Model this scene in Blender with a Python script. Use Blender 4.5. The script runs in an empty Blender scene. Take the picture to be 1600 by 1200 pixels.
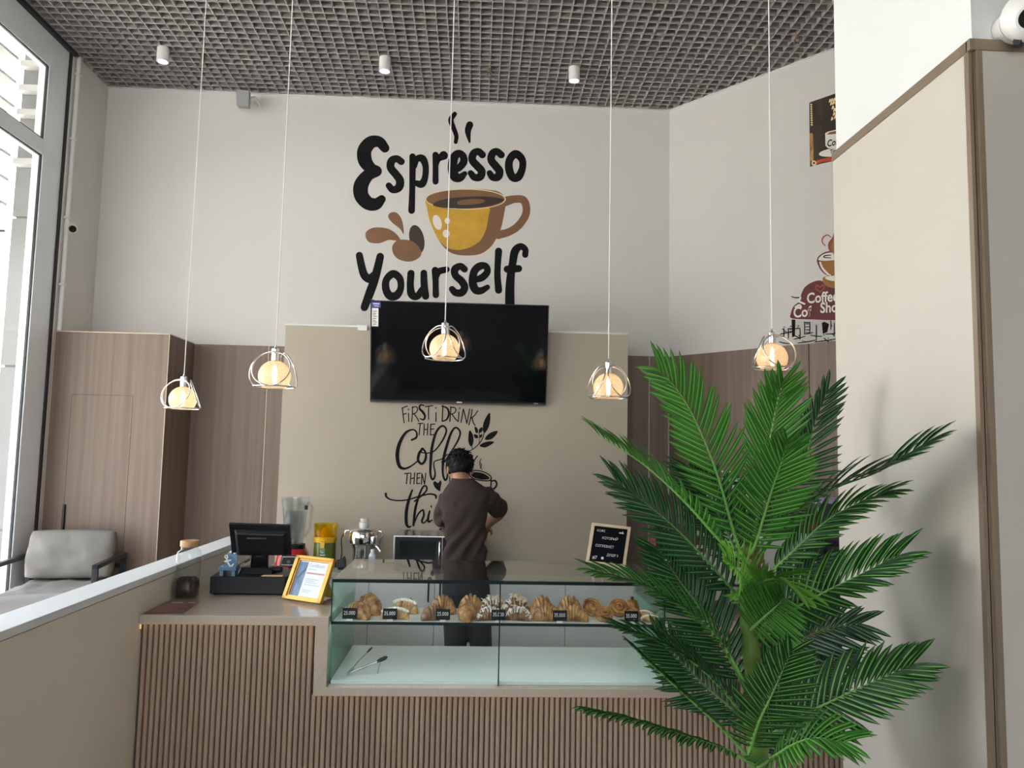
import bpy, math, random
import numpy as np
from mathutils import Vector, Matrix, noise
R = math.radians
scn = bpy.context.scene
COL = scn.collection

# ------------------------------------------------------------------ camera
FPX, CAMH = 1202.0, 1.65
_y, _t, _r = R(2.676), R(5.113), R(1.176)
_f = np.array([math.sin(_y)*math.cos(_t), math.cos(_y)*math.cos(_t), math.sin(_t)])
_rt = np.array([math.cos(_y), -math.sin(_y), 0.0])
_up = np.cross(_rt, _f)
CR = _rt*math.cos(_r)+_up*math.sin(_r)
CU = -_rt*math.sin(_r)+_up*math.cos(_r)
EYE = np.array([0, 0, CAMH])
cam_d = bpy.data.cameras.new('camera')
cam_d.sensor_width = 36.0
cam_d.lens = FPX/1600*36.0
cam_d.clip_start = 0.05
cam = bpy.data.objects.new('camera', cam_d)
COL.objects.link(cam)
cam.matrix_world = Matrix(((CR[0], CU[0], -_f[0], 0), (CR[1], CU[1], -_f[1], 0), (CR[2], CU[2], -_f[2], CAMH), (0, 0, 0, 1)))
scn.camera = cam

# ------------------------------------------------------------------ colour management, world, sun, window portals
vs = scn.view_settings
vs.view_transform = 'Standard'
vs.look = 'None'
vs.gamma = 1.0
vs.use_curve_mapping = False
vs.exposure = 1.4
scn.cycles.use_denoising = True
scn.cycles.max_bounces = 14
scn.cycles.diffuse_bounces = 6
scn.cycles.glossy_bounces = 5
scn.cycles.transmission_bounces = 6
scn.cycles.transparent_max_bounces = 24
scn.cycles.sample_clamp_indirect = 8.0
scn.cycles.caustics_reflective = False
scn.cycles.caustics_refractive = False

w = bpy.data.worlds.new('daylight')
scn.world = w
w.use_nodes = True
nt = w.node_tree
nt.nodes.clear()
out = nt.nodes.new('ShaderNodeOutputWorld')
bg = nt.nodes.new('ShaderNodeBackground')
tc = nt.nodes.new('ShaderNodeTexCoord')
sp = nt.nodes.new('ShaderNodeSeparateXYZ')
mr = nt.nodes.new('ShaderNodeMapRange')
cr = nt.nodes.new('ShaderNodeValToRGB')
nt.links.new(tc.outputs['Generated'], sp.inputs[0])
nt.links.new(sp.outputs['Z'], mr.inputs['Value'])
mr.inputs['From Min'].default_value = -1
nt.links.new(mr.outputs[0], cr.inputs[0])
e = cr.color_ramp.elements
e[0].position = 0.0; e[0].color = (0.70, 0.60, 0.50, 1)
e[1].position = 1.0; e[1].color = (0.58, 0.70, 0.94, 1)
q = e.new(0.50); q.color = (0.90, 0.87, 0.82, 1)
q = e.new(0.56); q.color = (0.93, 0.94, 0.95, 1)
nt.links.new(cr.outputs[0], bg.inputs['Color'])
bg.inputs['Strength'].default_value = 4.2
nt.links.new(bg.outputs[0], out.inputs[0])

sun_d = bpy.data.lights.new('sun', 'SUN')
sun_d.energy = 20.0
sun_d.angle = R(0.6)
sun_d.color = (1.0, 0.94, 0.86)
sun = bpy.data.objects.new('sun', sun_d)
COL.objects.link(sun)
sun.rotation_euler = (R(-18), R(32), 0)      # high and from behind the building: only the paving outside is in sun

def portal(loc, rot, sx, sy):
    d = bpy.data.lights.new('window_portal', 'AREA')
    d.shape = 'RECTANGLE'; d.size = sx; d.size_y = sy
    d.cycles.is_portal = True
    o = bpy.data.objects.new('window_portal', d)
    COL.objects.link(o)
    o.location = loc; o.rotation_euler = rot
    return o
portal((-3.22, 3.05, 2.33), (0, R(-90), 0), 4.1, 5.1)      # left glass wall
portal((-1.25, -4.38, 3.2), (R(90), 0, 0), 3.6, 2.2)          # unseen high window behind the viewer, added for front light

# ------------------------------------------------------------------ helpers
def at(px, py, ax, v):
    """point of the plane <axis ax> = v seen at photo pixel (px, py)"""
    d = _f + CR*(px-800)/FPX - CU*(py-600)/FPX
    k = (v-EYE[ax])/d[ax]
    return Vector(EYE + d*k)
def aX(px, py, v): return at(px, py, 0, v)
def aY(px, py, v): return at(px, py, 1, v)
def aZ(px, py, v): return at(px, py, 2, v)

class MB:
    def __init__(s):
        s.v = []; s.f = []; s.m = []; s.M = Matrix.Identity(4); s.mi = 0
    def P(s, p):
        s.v.append(tuple(s.M @ Vector(p))); return len(s.v)-1
    def F(s, idx):
        s.f.append(tuple(idx)); s.m.append(s.mi)
    def box(s, x0, x1, y0, y1, z0, z1):
        i = [s.P(p) for p in ((x0,y0,z0),(x1,y0,z0),(x1,y1,z0),(x0,y1,z0),(x0,y0,z1),(x1,y0,z1),(x1,y1,z1),(x0,y1,z1))]
        for q in ((3,2,1,0),(4,5,6,7),(0,1,5,4),(1,2,6,5),(2,3,7,6),(3,0,4,7)): s.F([i[k] for k in q])
        return s
    def cbox(s, c, d):
        return s.box(c[0]-d[0]/2, c[0]+d[0]/2, c[1]-d[1]/2, c[1]+d[1]/2, c[2]-d[2]/2, c[2]+d[2]/2)
    def hexa(s, pts):
        i = [s.P(p) for p in pts]
        for q in ((3,2,1,0),(4,5,6,7),(0,1,5,4),(1,2,6,5),(2,3,7,6),(3,0,4,7)): s.F([i[k] for k in q])
        return s
    def prism(s, poly, a0, a1, axis='y'):
        """polygon in the plane across <axis>, extruded from a0 to a1 along it"""
        def mk(p, a):
            return {'y': (p[0], a, p[1]), 'z': (p[0], p[1], a), 'x': (a, p[0], p[1])}[axis]
        A = [s.P(mk(p, a0)) for p in poly]; B = [s.P(mk(p, a1)) for p in poly]
        n = len(poly)
        s.F(A); s.F(B[::-1])
        for k in range(n): s.F((A[k], B[k], B[(k+1) % n], A[(k+1) % n]))
        return s
    def lathe(s, prof, c=(0,0,0), n=24, caps=True):
        rings = []
        for r, z in prof:
            rings.append([s.P((c[0]+r*math.cos(2*math.pi*k/n), c[1]+r*math.sin(2*math.pi*k/n), c[2]+z)) for k in range(n)])
        for a, b in zip(rings, rings[1:]):
            for k in range(n): s.F((a[k], a[(k+1) % n], b[(k+1) % n], b[k]))
        if caps:
            s.F(rings[0][::-1]); s.F(rings[-1])
        return s
    def tube(s, pts, r, n=8, closed=False, caps=True, flat=1.0):
        pts = [Vector(p) for p in pts]; N = len(pts)
        rr = r if isinstance(r, (list, tuple)) else [r]*N
        rings = []; u = None
        for k in range(N):
            if closed: t = pts[(k+1) % N]-pts[k-1]
            else: t = pts[min(k+1, N-1)]-pts[max(k-1, 0)]
            if t.length < 1e-9: t = Vector((0,0,1))
            t.normalize()
            if u is None:
                u = t.orthogonal().normalized()
            else:
                u = u-t*u.dot(t)
                u = u.normalized() if u.length > 1e-6 else t.orthogonal().normalized()
            b = t.cross(u)
            rings.append([s.P(pts[k]+(u*math.cos(2*math.pi*j/n)+b*math.sin(2*math.pi*j/n)*flat)*rr[k]) for j in range(n)])
        seq = list(zip(rings, rings[1:]))+([(rings[-1], rings[0])] if closed else [])
        for a, b in seq:
            for j in range(n): s.F((a[j], a[(j+1) % n], b[(j+1) % n], b[j]))
        if caps and not closed:
            s.F(rings[0][::-1]); s.F(rings[-1])
        return s
    def cyl(s, p0, p1, r0, r1=None, n=16):
        return s.tube([p0, p1], [r0, r0 if r1 is None else r1], n)
    def ball(s, c, r, n=16, m=10):
        r = (r, r, r) if not isinstance(r, (tuple, list)) else r
        top = s.P((c[0], c[1], c[2]+r[2])); bot = s.P((c[0], c[1], c[2]-r[2])); rings = []
        for i in range(1, m):
            a = math.pi*i/m
            rings.append([s.P((c[0]+r[0]*math.sin(a)*math.cos(2*math.pi*k/n), c[1]+r[1]*math.sin(a)*math.sin(2*math.pi*k/n), c[2]+r[2]*math.cos(a))) for k in range(n)])
        for k in range(n):
            s.F((top, rings[0][k], rings[0][(k+1) % n])); s.F((bot, rings[-1][(k+1) % n], rings[-1][k]))
        for a, b in zip(rings, rings[1:]):
            for k in range(n): s.F((a[k], b[k], b[(k+1) % n], a[(k+1) % n]))
        return s
    def loft(s, rings, caps=True):
        """rings: lists of points, all the same length"""
        I = [[s.P(p) for p in r] for r in rings]; n = len(I[0])
        for a, b in zip(I, I[1:]):
            for k in range(n): s.F((a[k], a[(k+1) % n], b[(k+1) % n], b[k]))
        if caps: s.F(I[0][::-1]); s.F(I[-1])
        return s
    def build(s, name, mats, parent=None, smooth=None, bevel=0, seg=2, sub=0):
        me = bpy.data.meshes.new(name)
        me.from_pydata(s.v, [], s.f)
        if not isinstance(mats, (list, tuple)): mats = [mats]
        for m in mats: me.materials.append(m)
        me.polygons.foreach_set('material_index', s.m)
        me.update()
        o = bpy.data.objects.new(name, me)
        COL.objects.link(o)
        if smooth is not None:
            me.polygons.foreach_set('use_smooth', [True]*len(me.polygons))
            if smooth < 180: me.set_sharp_from_angle(angle=R(smooth))
        if bevel:
            b = o.modifiers.new('bevel', 'BEVEL'); b.width = bevel; b.segments = seg; b.limit_method = 'ANGLE'; b.angle_limit = R(40)
            if smooth is None:
                me.polygons.foreach_set('use_smooth', [True]*len(me.polygons)); me.set_sharp_from_angle(angle=R(40)); b.harden_normals = True
        if sub:
            b = o.modifiers.new('sub', 'SUBSURF'); b.levels = sub; b.render_levels = sub
        if parent is not None: adopt(o, parent)
        return o

def adopt(o, parent):
    o.parent = parent
    T = Matrix.Identity(4); p = parent; L = []
    while p is not None:
        L.append(p); p = p.parent
    for p in reversed(L): T = T @ p.matrix_parent_inverse @ p.matrix_basis
    o.matrix_parent_inverse = T.inverted()

def tag(o, label, cat, group=None, kind=None):
    if label: o['label'] = label
    if cat: o['category'] = cat
    if group: o['group'] = group
    if kind: o['kind'] = kind
    return o
def thing(name, label, cat, loc=(0,0,0), group=None, rz=0):
    o = bpy.data.objects.new(name, None)
    o.empty_display_size = 0.05
    COL.objects.link(o)
    o.location = loc; o.rotation_euler = (0, 0, rz)
    return tag(o, label, cat, group)
def structure(o):
    o['kind'] = 'structure'; return o
def copy_tree(o, parent=None):
    c = o.copy(); COL.objects.link(c)
    if parent is not None: c.parent = parent
    for ch in list(o.children): copy_tree(ch, c)
    return c
def bake(o):
    """apply modifiers of an object into its mesh"""
    dg = bpy.context.evaluated_depsgraph_get()
    me = bpy.data.meshes.new_from_object(o.evaluated_get(dg))
    o.modifiers.clear(); o.data = me
    return o
def spline(pts, n=8, closed=False):
    """Catmull-Rom through tuples of any length"""
    P = [np.array(p, float) for p in pts]; N = len(P); out = []
    for k in range(N if closed else N-1):
        if closed: a, b, c, d = P[k-1], P[k], P[(k+1) % N], P[(k+2) % N]
        else:
            a = P[k-1] if k else 2*P[0]-P[1]
            b, c = P[k], P[k+1]
            d = P[k+2] if k+2 < N else 2*P[-1]-P[-2]
        for j in range(n):
            t = j/n
            out.append(0.5*((2*b)+(c-a)*t+(2*a-5*b+4*c-d)*t*t+(3*b-a-3*c+d)*t**3))
    if not closed: out.append(P[-1])
    return out

# ------------------------------------------------------------------ materials
MATS = {}
def mat(name, col, rough=0.5, metal=0.0, spec=0.5, emit=None, es=0.0, coat=0.0, noise_amt=0.0, noise_scale=20.0, bump=0.0, bump_scale=200.0, sss=0.0, aniso=(1,1,1)):
    m = bpy.data.materials.new(name); m.use_nodes = True
    t = m.node_tree; b = t.nodes['Principled BSDF']
    b.inputs['Base Color'].default_value = (*col, 1)
    b.inputs['Roughness'].default_value = rough
    b.inputs['Metallic'].default_value = metal
    b.inputs['Specular IOR Level'].default_value = spec
    b.inputs['Coat Weight'].default_value = coat
    if sss:
        b.inputs['Subsurface Weight'].default_value = sss; b.inputs['Subsurface Radius'].default_value = (0.01, 0.005, 0.003)
    if emit:
        b.inputs['Emission Color'].default_value = (*emit, 1); b.inputs['Emission Strength'].default_value = es
    if noise_amt or bump:
        tcn = t.nodes.new('ShaderNodeTexCoord'); mp = t.nodes.new('ShaderNodeMapping')
        mp.inputs['Scale'].default_value = aniso
        t.links.new(tcn.outputs['Object'], mp.inputs['Vector'])
    if noise_amt:
        n = t.nodes.new('ShaderNodeTexNoise'); n.inputs['Scale'].default_value = noise_scale; n.inputs['Detail'].default_value = 5
        t.links.new(mp.outputs[0], n.inputs['Vector'])
        mx = t.nodes.new('ShaderNodeMix'); mx.data_type = 'RGBA'
        mx.inputs['A'].default_value = (*[c*(1-noise_amt) for c in col], 1)
        mx.inputs['B'].default_value = (*[min(1, c*(1+noise_amt)) for c in col], 1)
        mrr = t.nodes.new('ShaderNodeMapRange'); mrr.inputs['From Min'].default_value = 0.3; mrr.inputs['From Max'].default_value = 0.7
        t.links.new(n.outputs['Fac'], mrr.inputs['Value']); t.links.new(mrr.outputs[0], mx.inputs['Factor'])
        t.links.new(mx.outputs['Result'], b.inputs['Base Color'])
    if bump:
        n2 = t.nodes.new('ShaderNodeTexNoise'); n2.inputs['Scale'].default_value = bump_scale
        t.links.new(mp.outputs[0], n2.inputs['Vector'])
        bp = t.nodes.new('ShaderNodeBump'); bp.inputs['Strength'].default_value = bump; bp.inputs['Distance'].default_value = 0.002
        t.links.new(n2.outputs['Fac'], bp.inputs['Height']); t.links.new(bp.outputs[0], b.inputs['Normal'])
    MATS[name] = m
    return m
def emitter(name, col, strength):
    m = bpy.data.materials.new(name); m.use_nodes = True; t = m.node_tree; t.nodes.clear()
    o = t.nodes.new('ShaderNodeOutputMaterial'); e = t.nodes.new('ShaderNodeEmission')
    e.inputs[0].default_value = (*col, 1); e.inputs[1].default_value = strength
    t.links.new(e.outputs[0], o.inputs[0]); return m
def glass(name, tint=(0.93, 0.98, 0.96), refl=1.0, rough=0.0, milky=0.0, milk=(1, 1, 1)):
    """clear pane: lets light straight through, mirrors by Fresnel on its outer side"""
    m = bpy.data.materials.new(name); m.use_nodes = True; t = m.node_tree; t.nodes.clear()
    o = t.nodes.new('ShaderNodeOutputMaterial'); tr = t.nodes.new('ShaderNodeBsdfTransparent'); gl = t.nodes.new('ShaderNodeBsdfGlossy')
    tr.inputs[0].default_value = (*tint, 1); gl.inputs['Roughness'].default_value = rough
    fr = t.nodes.new('ShaderNodeFresnel'); fr.inputs['IOR'].default_value = 1.5
    ge = t.nodes.new('ShaderNodeNewGeometry'); sb = t.nodes.new('ShaderNodeMath'); sb.operation = 'SUBTRACT'; sb.inputs[0].default_value = 1.0
    t.links.new(ge.outputs['Backfacing'], sb.inputs[1])
    mu = t.nodes.new('ShaderNodeMath'); mu.operation = 'MULTIPLY'; t.links.new(fr.outputs[0], mu.inputs[0]); t.links.new(sb.outputs[0], mu.inputs[1])
    m2 = t.nodes.new('ShaderNodeMath'); m2.operation = 'MULTIPLY'; m2.inputs[1].default_value = refl; m2.use_clamp = True
    t.links.new(mu.outputs[0], m2.inputs[0])
    mx = t.nodes.new('ShaderNodeMixShader'); t.links.new(m2.outputs[0], mx.inputs[0])
    base = tr
    if milky:
        tl = t.nodes.new('ShaderNodeBsdfTranslucent'); tl.inputs[0].default_value = (*milk, 1)
        m3 = t.nodes.new('ShaderNodeMixShader'); m3.inputs[0].default_value = milky
        t.links.new(tr.outputs[0], m3.inputs[1]); t.links.new(tl.outputs[0], m3.inputs[2]); base = m3
    t.links.new(base.outputs[0], mx.inputs[1]); t.links.new(gl.outputs[0], mx.inputs[2]); t.links.new(mx.outputs[0], o.inputs[0])
    return m
def wood(name, a, b, rough=0.5, scale=(26, 26, 0.5), coat=0.0):
    m = mat(name, a, rough, coat=coat); t = m.node_tree; bs = t.nodes['Principled BSDF']
    tcn = t.nodes.new('ShaderNodeTexCoord'); mp = t.nodes.new('ShaderNodeMapping'); mp.inputs['Scale'].default_value = scale
    t.links.new(tcn.outputs['Object'], mp.inputs['Vector'])
    n = t.nodes.new('ShaderNodeTexNoise'); n.inputs['Scale'].default_value = 1.0; n.inputs['Detail'].default_value = 6; n.inputs['Roughness'].default_value = 0.6
    t.links.new(mp.outputs[0], n.inputs['Vector'])
    c = t.nodes.new('ShaderNodeValToRGB'); c.color_ramp.elements[0].position = 0.3; c.color_ramp.elements[1].position = 0.7
    c.color_ramp.elements[0].color = (*a, 1); c.color_ramp.elements[1].color = (*b, 1)
    t.links.new(n.outputs['Fac'], c.inputs[0]); t.links.new(c.outputs[0], bs.inputs['Base Color'])
    return m

M_WALL = mat('wall_paint', (0.68, 0.66, 0.64), 0.75, bump=0.05, bump_scale=150)
M_WHITE = mat('white_paint', (0.73, 0.75, 0.76), 0.6)
M_BEIGE = mat('beige_panel', (0.43, 0.378, 0.305), 0.6, noise_amt=0.03, noise_scale=3)
M_LOWW = mat('low_wall_paint', (0.74, 0.685, 0.61), 0.6, noise_amt=0.02, noise_scale=3)
M_CLADP = mat('pillar_cladding', (0.545, 0.51, 0.46), 0.5, noise_amt=0.02, noise_scale=4)
M_TRIMB = mat('bronze_trim', (0.26, 0.20, 0.145), 0.4, metal=0.3)
M_WOOD = wood('walnut_laminate', (0.152, 0.103, 0.077), (0.228, 0.165, 0.128))
M_WOODE = mat('pale_wood_edge', (0.66, 0.55, 0.44), 0.5)
M_GRID = mat('grid_metal', (0.36, 0.345, 0.33), 0.5)
M_VOID = mat('dark_plenum', (0.012, 0.012, 0.013), 0.9)
M_FLOOR = mat('floor_tile', (0.62, 0.57, 0.51), 0.3, noise_amt=0.06, noise_scale=6)
M_BLACK = mat('black_plastic', (0.004, 0.004, 0.0055), 0.4, spec=.35)
M_BLACKM = mat('black_metal', (0.012, 0.013, 0.016), 0.4, metal=0.3)
M_INK = mat('black_wall_paint', (0.0045, 0.0045, 0.006), 0.7, spec=0.2)
M_ALU = mat('satin_aluminium', (0.84, 0.88, 0.93), 0.28, metal=0.10)
M_ALUD = mat('dark_gasket', (0.02, 0.022, 0.025), 0.6)
M_CHROME = mat('chrome', (0.86, 0.86, 0.86), 0.07, metal=1.0)
M_STEEL = mat('brushed_steel', (0.62, 0.62, 0.63), 0.24, metal=1.0)
M_GLASS = glass('clear_glass', (0.97, 0.985, 0.98))
M_CASE = glass('green_case_glass', (0.965, 0.99, 0.985))
M_CASESIDE = glass('green_case_side_glass', (0.72, 0.92, 0.87), milky=0.10, milk=(0.5, 0.8, 0.75))
M_CASETOP = glass('case_top_glass', (0.965, 0.988, 0.984), refl=1.75)
M_EDGE = mat('dark_glass_edge', (0.008, 0.02, 0.022), 0.15)
M_WINGL = glass('window_glass', (0.96, 0.98, 0.98), refl=0.8)
M_STONE = mat('beige_quartz', (0.56, 0.465, 0.385), 0.12, noise_amt=0.16, noise_scale=260, coat=0.3)
M_SLAT = wood('slat_laminate', (0.40, 0.285, 0.21), (0.52, 0.395, 0.30), 0.55, (30, 30, 0.6))
M_SLATB = mat('slat_backing', (0.05, 0.035, 0.025), 0.7)
M_CREAM = mat('white_gloss', (0.82, 0.83, 0.82), 0.25)
M_LIGHTP = mat('white_plastic', (0.80, 0.80, 0.79), 0.35)
M_GREYP = mat('grey_plastic', (0.30, 0.30, 0.31), 0.45)
# ================================================================== ROOM
XL, YB, ZC = -3.06, 6.2, 4.555
CX, CY = 1.574, 6.2                        # corner of the back wall and the slanting wall
SD = Vector((0.6427, -0.7661, 0))          # along the slanting wall, towards the viewer
SN = Vector((-0.7661, -0.6427, 0))         # its face
S_END = Vector((CX, CY, 0))+SD*3.1

def slab(name, x0, x1, y0, y1, z0, z1, m, bevel=0):
    b = MB(); b.box(x0, x1, y0, y1, z0, z1)
    return structure(b.build(name, m, bevel=bevel))
XR = S_END.x
slab('floor', XL-0.1, XR+0.2, -4.2, YB+0.2, -0.1, 0.0, M_FLOOR)
slab('wall_back', XL-0.1, CX+0.3, YB, YB+0.15, 0, ZC+0.6, M_WALL)
b = MB(); p0 = Vector((CX, CY, 0)); p1 = S_END
b.hexa([p0, p1, p1-SN*0.15, p0-SN*0.15]+[q+Vector((0, 0, ZC+0.6)) for q in (p0, p1, p1-SN*0.15, p0-SN*0.15)])
structure(b.build('wall_right_slanted', M_WALL))
slab('wall_right', XR, XR+0.15, -4.2, S_END.y, 0, ZC+0.6, M_WALL)
M_GWALL = mat('grey_wall_paint', (0.30, 0.285, 0.265), 0.7)
slab('wall_front', XL-0.1, XR+0.15, -4.35, -4.2, 0, 2.1, M_GWALL)
slab('wall_front_side', 0.5, XR+0.15, -4.35, -4.2, 2.1, 4.3, M_GWALL)  # unseen; closed here to cut front light on the pillar
slab('wall_front_header', XL-0.1, XR+0.15, -4.35, -4.2, 4.3, ZC+0.6, M_GWALL)
slab('wall_left', XL-0.15, XL, -4.2, 0.45, 0, ZC+0.6, M_WALL)  # unseen; kept solid so side light misses the pillar front
win_added = bpy.data.objects.new('window_added_light', None); COL.objects.link(win_added); structure(win_added)  # unseen window, added and sized to light surfaces facing the viewer
for x in (XL-0.02, -1.9, -0.75, 0.4):
    f = MB(); f.box(x, x+0.1, -4.33, -4.21, 2.1, 4.3); f.build('window_frame', M_ALU, win_added)
f = MB(); f.box(XL, 0.499, -4.275, -4.265, 2.101, 4.299); f.build('window_pane', M_WINGL, win_added)
slab('wall_left_return', XL-0.2, XL, 5.66, YB, 0, ZC+0.6, M_WALL)
slab('ceiling_roof', XL-1.4, XR+0.4, -4.5, YB+0.4, ZC+0.6, ZC+0.75, M_VOID)
slab('ceiling_plenum_side', XL-0.02, XL, -4.2, 5.66, ZC+0.02, ZC+0.6, M_VOID)
slab('floor_platform', XL, -1.5, -4.2, 5.68, 0.0, 0.30, M_FLOOR)

# open-cell ceiling: thin aluminium bars crossing every 75 mm
b = MB(); pitch = 0.075; bw = 0.0034
y_lim = lambda x: YB if x <= CX else YB-(x-CX)*SD.y/-SD.x*1.0
k = 0; x = XL+0.03
while x < XR:
    yl = YB if x <= CX else YB+(x-CX)*(SD.y/SD.x)
    b.box(x-bw, x+bw, -4.2, yl-0.004, ZC, ZC+0.05)
    x += pitch
y = YB-0.03
while y > -4.2:
    xl = CX+(y-CY)*(SD.x/SD.y) if y < YB else CX
    b.box(XL, min(xl, XR)-0.004, y-bw, y+bw, ZC+0.0006, ZC+0.05)
    y -= pitch
structure(b.build('ceiling', M_GRID))
# thin wall angle that carries the ceiling
b = MB(); b.box(XL, CX, YB-0.02, YB-0.001, ZC-0.004, ZC+0.0)
q0 = Vector((CX, CY, 0))+SN*0.001; q1 = S_END+SN*0.001
b.hexa([q0+Vector((0,0,ZC-0.004)), q1+Vector((0,0,ZC-0.004)), q1+SN*0.02+Vector((0,0,ZC-0.004)), q0+SN*0.02+Vector((0,0,ZC-0.004)),
        q0+Vector((0,0,ZC)), q1+Vector((0,0,ZC)), q1+SN*0.02+Vector((0,0,ZC)), q0+SN*0.02+Vector((0,0,ZC))])
structure(b.build('trim_1', M_WHITE))

# walnut wainscot on the back wall and the slanting wall, each panel its own board
ZW = 2.46
b = MB()
for x0, x1 in ((-2.245, -1.665), (-1.658, -1.0), (1.0, 1.405), (1.412, CX-0.01)):
    b.box(x0, x1, YB-0.018, YB-0.001, 0, ZW)
structure(b.build('trim_2', M_WOOD, bevel=0.001))
b = MB(); b.box(-1.6645, -1.6585, YB-0.0165, YB-0.002, 0, ZW); b.box(1.4055, 1.4115, YB-0.0165, YB-0.002, 0, ZW)
structure(b.build('trim_3', M_WOODE))
b = MB()
for s0, s1 in ((0.018, 1.2), (1.206, 2.4), (2.406, 3.05)):
    A = p0+SD*s0+SN*0.001; B = p0+SD*s1+SN*0.001
    b.hexa([A, B, B+SN*0.017, A+SN*0.017]+[q+Vector((0, 0, ZW)) for q in (A, B, B+SN*0.017, A+SN*0.017)])
structure(b.build('trim_4', M_WOOD))

# free-standing beige wall panel that carries the television
slab('wall_center_panel', -1.392, 1.115, 5.6, YB-0.02, 0, 2.54, M_BEIGE)
slab('trim_5', -1.396, 1.119, 5.596, YB-0.02, 2.54, 2.552, M_WHITE)

# low partition with white cap beside the counter
slab('wall_low_partition', -1.50, -1.372, -1.0, 4.9, 0, 1.068, M_LOWW)
slab('trim_6', -1.506, -1.366, -1.0, 4.906, 1.072, 1.100, M_WHITE, bevel=0.002)
slab('trim_7', -1.497, -1.375, -1.0, 4.898, 1.066, 1.074, M_SLATB)

# pillar with cladding
PX, PY0, PY1, PZ = 1.297, 1.90, 2.672, 2.765
slab('wall_pillar', PX, PX+0.95, PY0, PY1, 0, ZC+0.6, M_WHITE)
slab('wall_pillar_cladding_left', PX-0.014, PX, PY0+0.012, PY1, 0, PZ-0.03, M_CLADP)
slab('wall_pillar_cladding_front', PX+0.016, PX+0.95, PY0-0.014, PY0, 0, PZ-0.03, M_CLADP)
b = MB()
b.box(PX-0.018, PX, PY0-0.004, PY1, PZ-0.03, PZ)
b.box(PX-0.018, PX+0.95, PY0-0.018, PY0, PZ-0.03, PZ)
b.box(PX-0.016, PX-0.004, PY0-0.006, PY0+0.012, 0, PZ-0.03)
b.box(PX+0.002, PX+0.016, PY0-0.016, PY0, 0, PZ-0.03)
b.box(PX-0.006, PX+0.003, PY0-0.006, PY0+0.004, 0, PZ-0.03)
b.box(PX-0.012, PX, PY1-0.001, PY1+0.006, 0, PZ-0.03)
structure(b.build('trim_8', M_TRIMB))

# ---------------------------------------------------------------- left glass wall
def post(y0, y1, z0=0.0, z1=ZC):
    f = MB(); f.box(XL-0.075, XL, y0, y1, z0, z1); return f
win = bpy.data.objects.new('window_1', None); COL.objects.link(win); structure(win)
ZT0, ZT1, ZH = 3.655, 3.765, 4.30
posts = [(5.365, 5.60), (3.75, 3.87), (2.1, 2.22), (0.45, 0.57)]
for y0, y1 in posts:
    post(y0, y1).build('window_frame', M_ALU, win, bevel=0.003)
f = MB(); f.box(XL-0.075, XL-0.001, 0.57, 5.365, ZH, ZC+0.02); f.build('window_head', M_ALU, win, bevel=0.003)
f = MB(); f.box(XL-0.075, XL-0.001, 0.57, 5.365, 0.30, 0.38); f.build('window_sill', M_ALU, win, bevel=0.003)
for (a0, a1), (b0, b1) in zip(posts[1:], posts[:-1]):
    f = MB(); f.box(XL-0.075, XL-0.001, a1, b0, ZT0, ZT1); f.build('transom', M_ALU, win, bevel=0.003)
    for z0, z1 in ((0.38, ZT0), (ZT1, ZH)):
        g = MB(); e_ = 0.009
        g.box(XL-0.024, XL-0.008, a1, a1+e_, z0, z1); g.box(XL-0.024, XL-0.008, b0-e_, b0, z0, z1)
        g.box(XL-0.024, XL-0.008, a1, b0, z0, z0+e_); g.box(XL-0.024, XL-0.008, a1, b0, z1-e_, z1)
        g.build('gasket', M_ALUD, win)
        g = MB(); g.box(XL-0.022, XL-0.012, a1+0.004, b0-0.004, z0+0.004, z1-0.004); g.build('window_pane', M_WINGL, win)
slab('trim_9', XL-0.05, XL+0.012, 5.60, 5.625, 0, ZC, M_ALUD)
slab('trim_10', XL-0.05, XL+0.004, 5.625, 5.66, 0, ZC, M_LIGHTP)
slab('trim_11', XL, XL+0.03, -4.2, 5.66, ZC-0.03, ZC+0.02, M_ALUD)

# ---------------------------------------------------------------- outside, beyond the glass
M_PAVE = mat('sunlit_paving', (0.58, 0.53, 0.46), 0.9, noise_amt=0.1, noise_scale=2)
slab('ground_outside', -60, XL-0.2, -40, 50, -0.25, -0.12, M_PAVE)
M_EXT = mat('outside_grey_panel', (0.19, 0.19, 0.19), 0.6, noise_amt=0.04, noise_scale=3)
b = MB()
for z0, z1 in ((-0.1, 1.02), (1.035, 2.195), (2.21, 3.30), (3.315, 4.74)): b.box(-3.45, XL-0.08, 5.72, 6.3, z0, z1)
b.box(-3.43, XL-0.08, 5.735, 6.28, -0.1, 4.75)
structure(b.build('wall_outside', M_EXT))
M_SOFF = mat('perforated_soffit', (0.55, 0.55, 0.54), 0.6)
slab('ceiling_outside', -6.6, XL-0.15, -4, 6.3, 4.75, 4.95, M_SOFF)
M_LOUV = mat('white_louvre', (0.40, 0.40, 0.385), 0.55)
slab('wall_sky_blocker', -24, -22, -45, 4, -0.2, 12, mat('sky_blocker_grey', (0.20, 0.195, 0.19), 0.8))  # unseen block added to dim low sky light on the back wall
lv = thing('louvre_screen', 'white slatted sun louvre hanging outside the upper left window', 'louvre', (-3.55, 0.8, 3.3))
for k in range(-2, 5):
    z = 3.685+0.187*k
    c = MB(); c.hexa([(-3.62, -4, z), (-3.49, -4, z+0.075), (-3.49, 5.71, z+0.075), (-3.62, 5.71, z),
                      (-3.62, -4, z+0.022), (-3.49, -4, z+0.097), (-3.49, 5.71, z+0.097), (-3.62, 5.71, z+0.022)])
    c.build('slat', M_LOUV, lv)
    if k >= 0: c = MB(); c.box(-3.43, XL-0.09, 5.64, 5.715, z, z+0.045); c.build('bracket', M_LOUV, lv)
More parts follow.
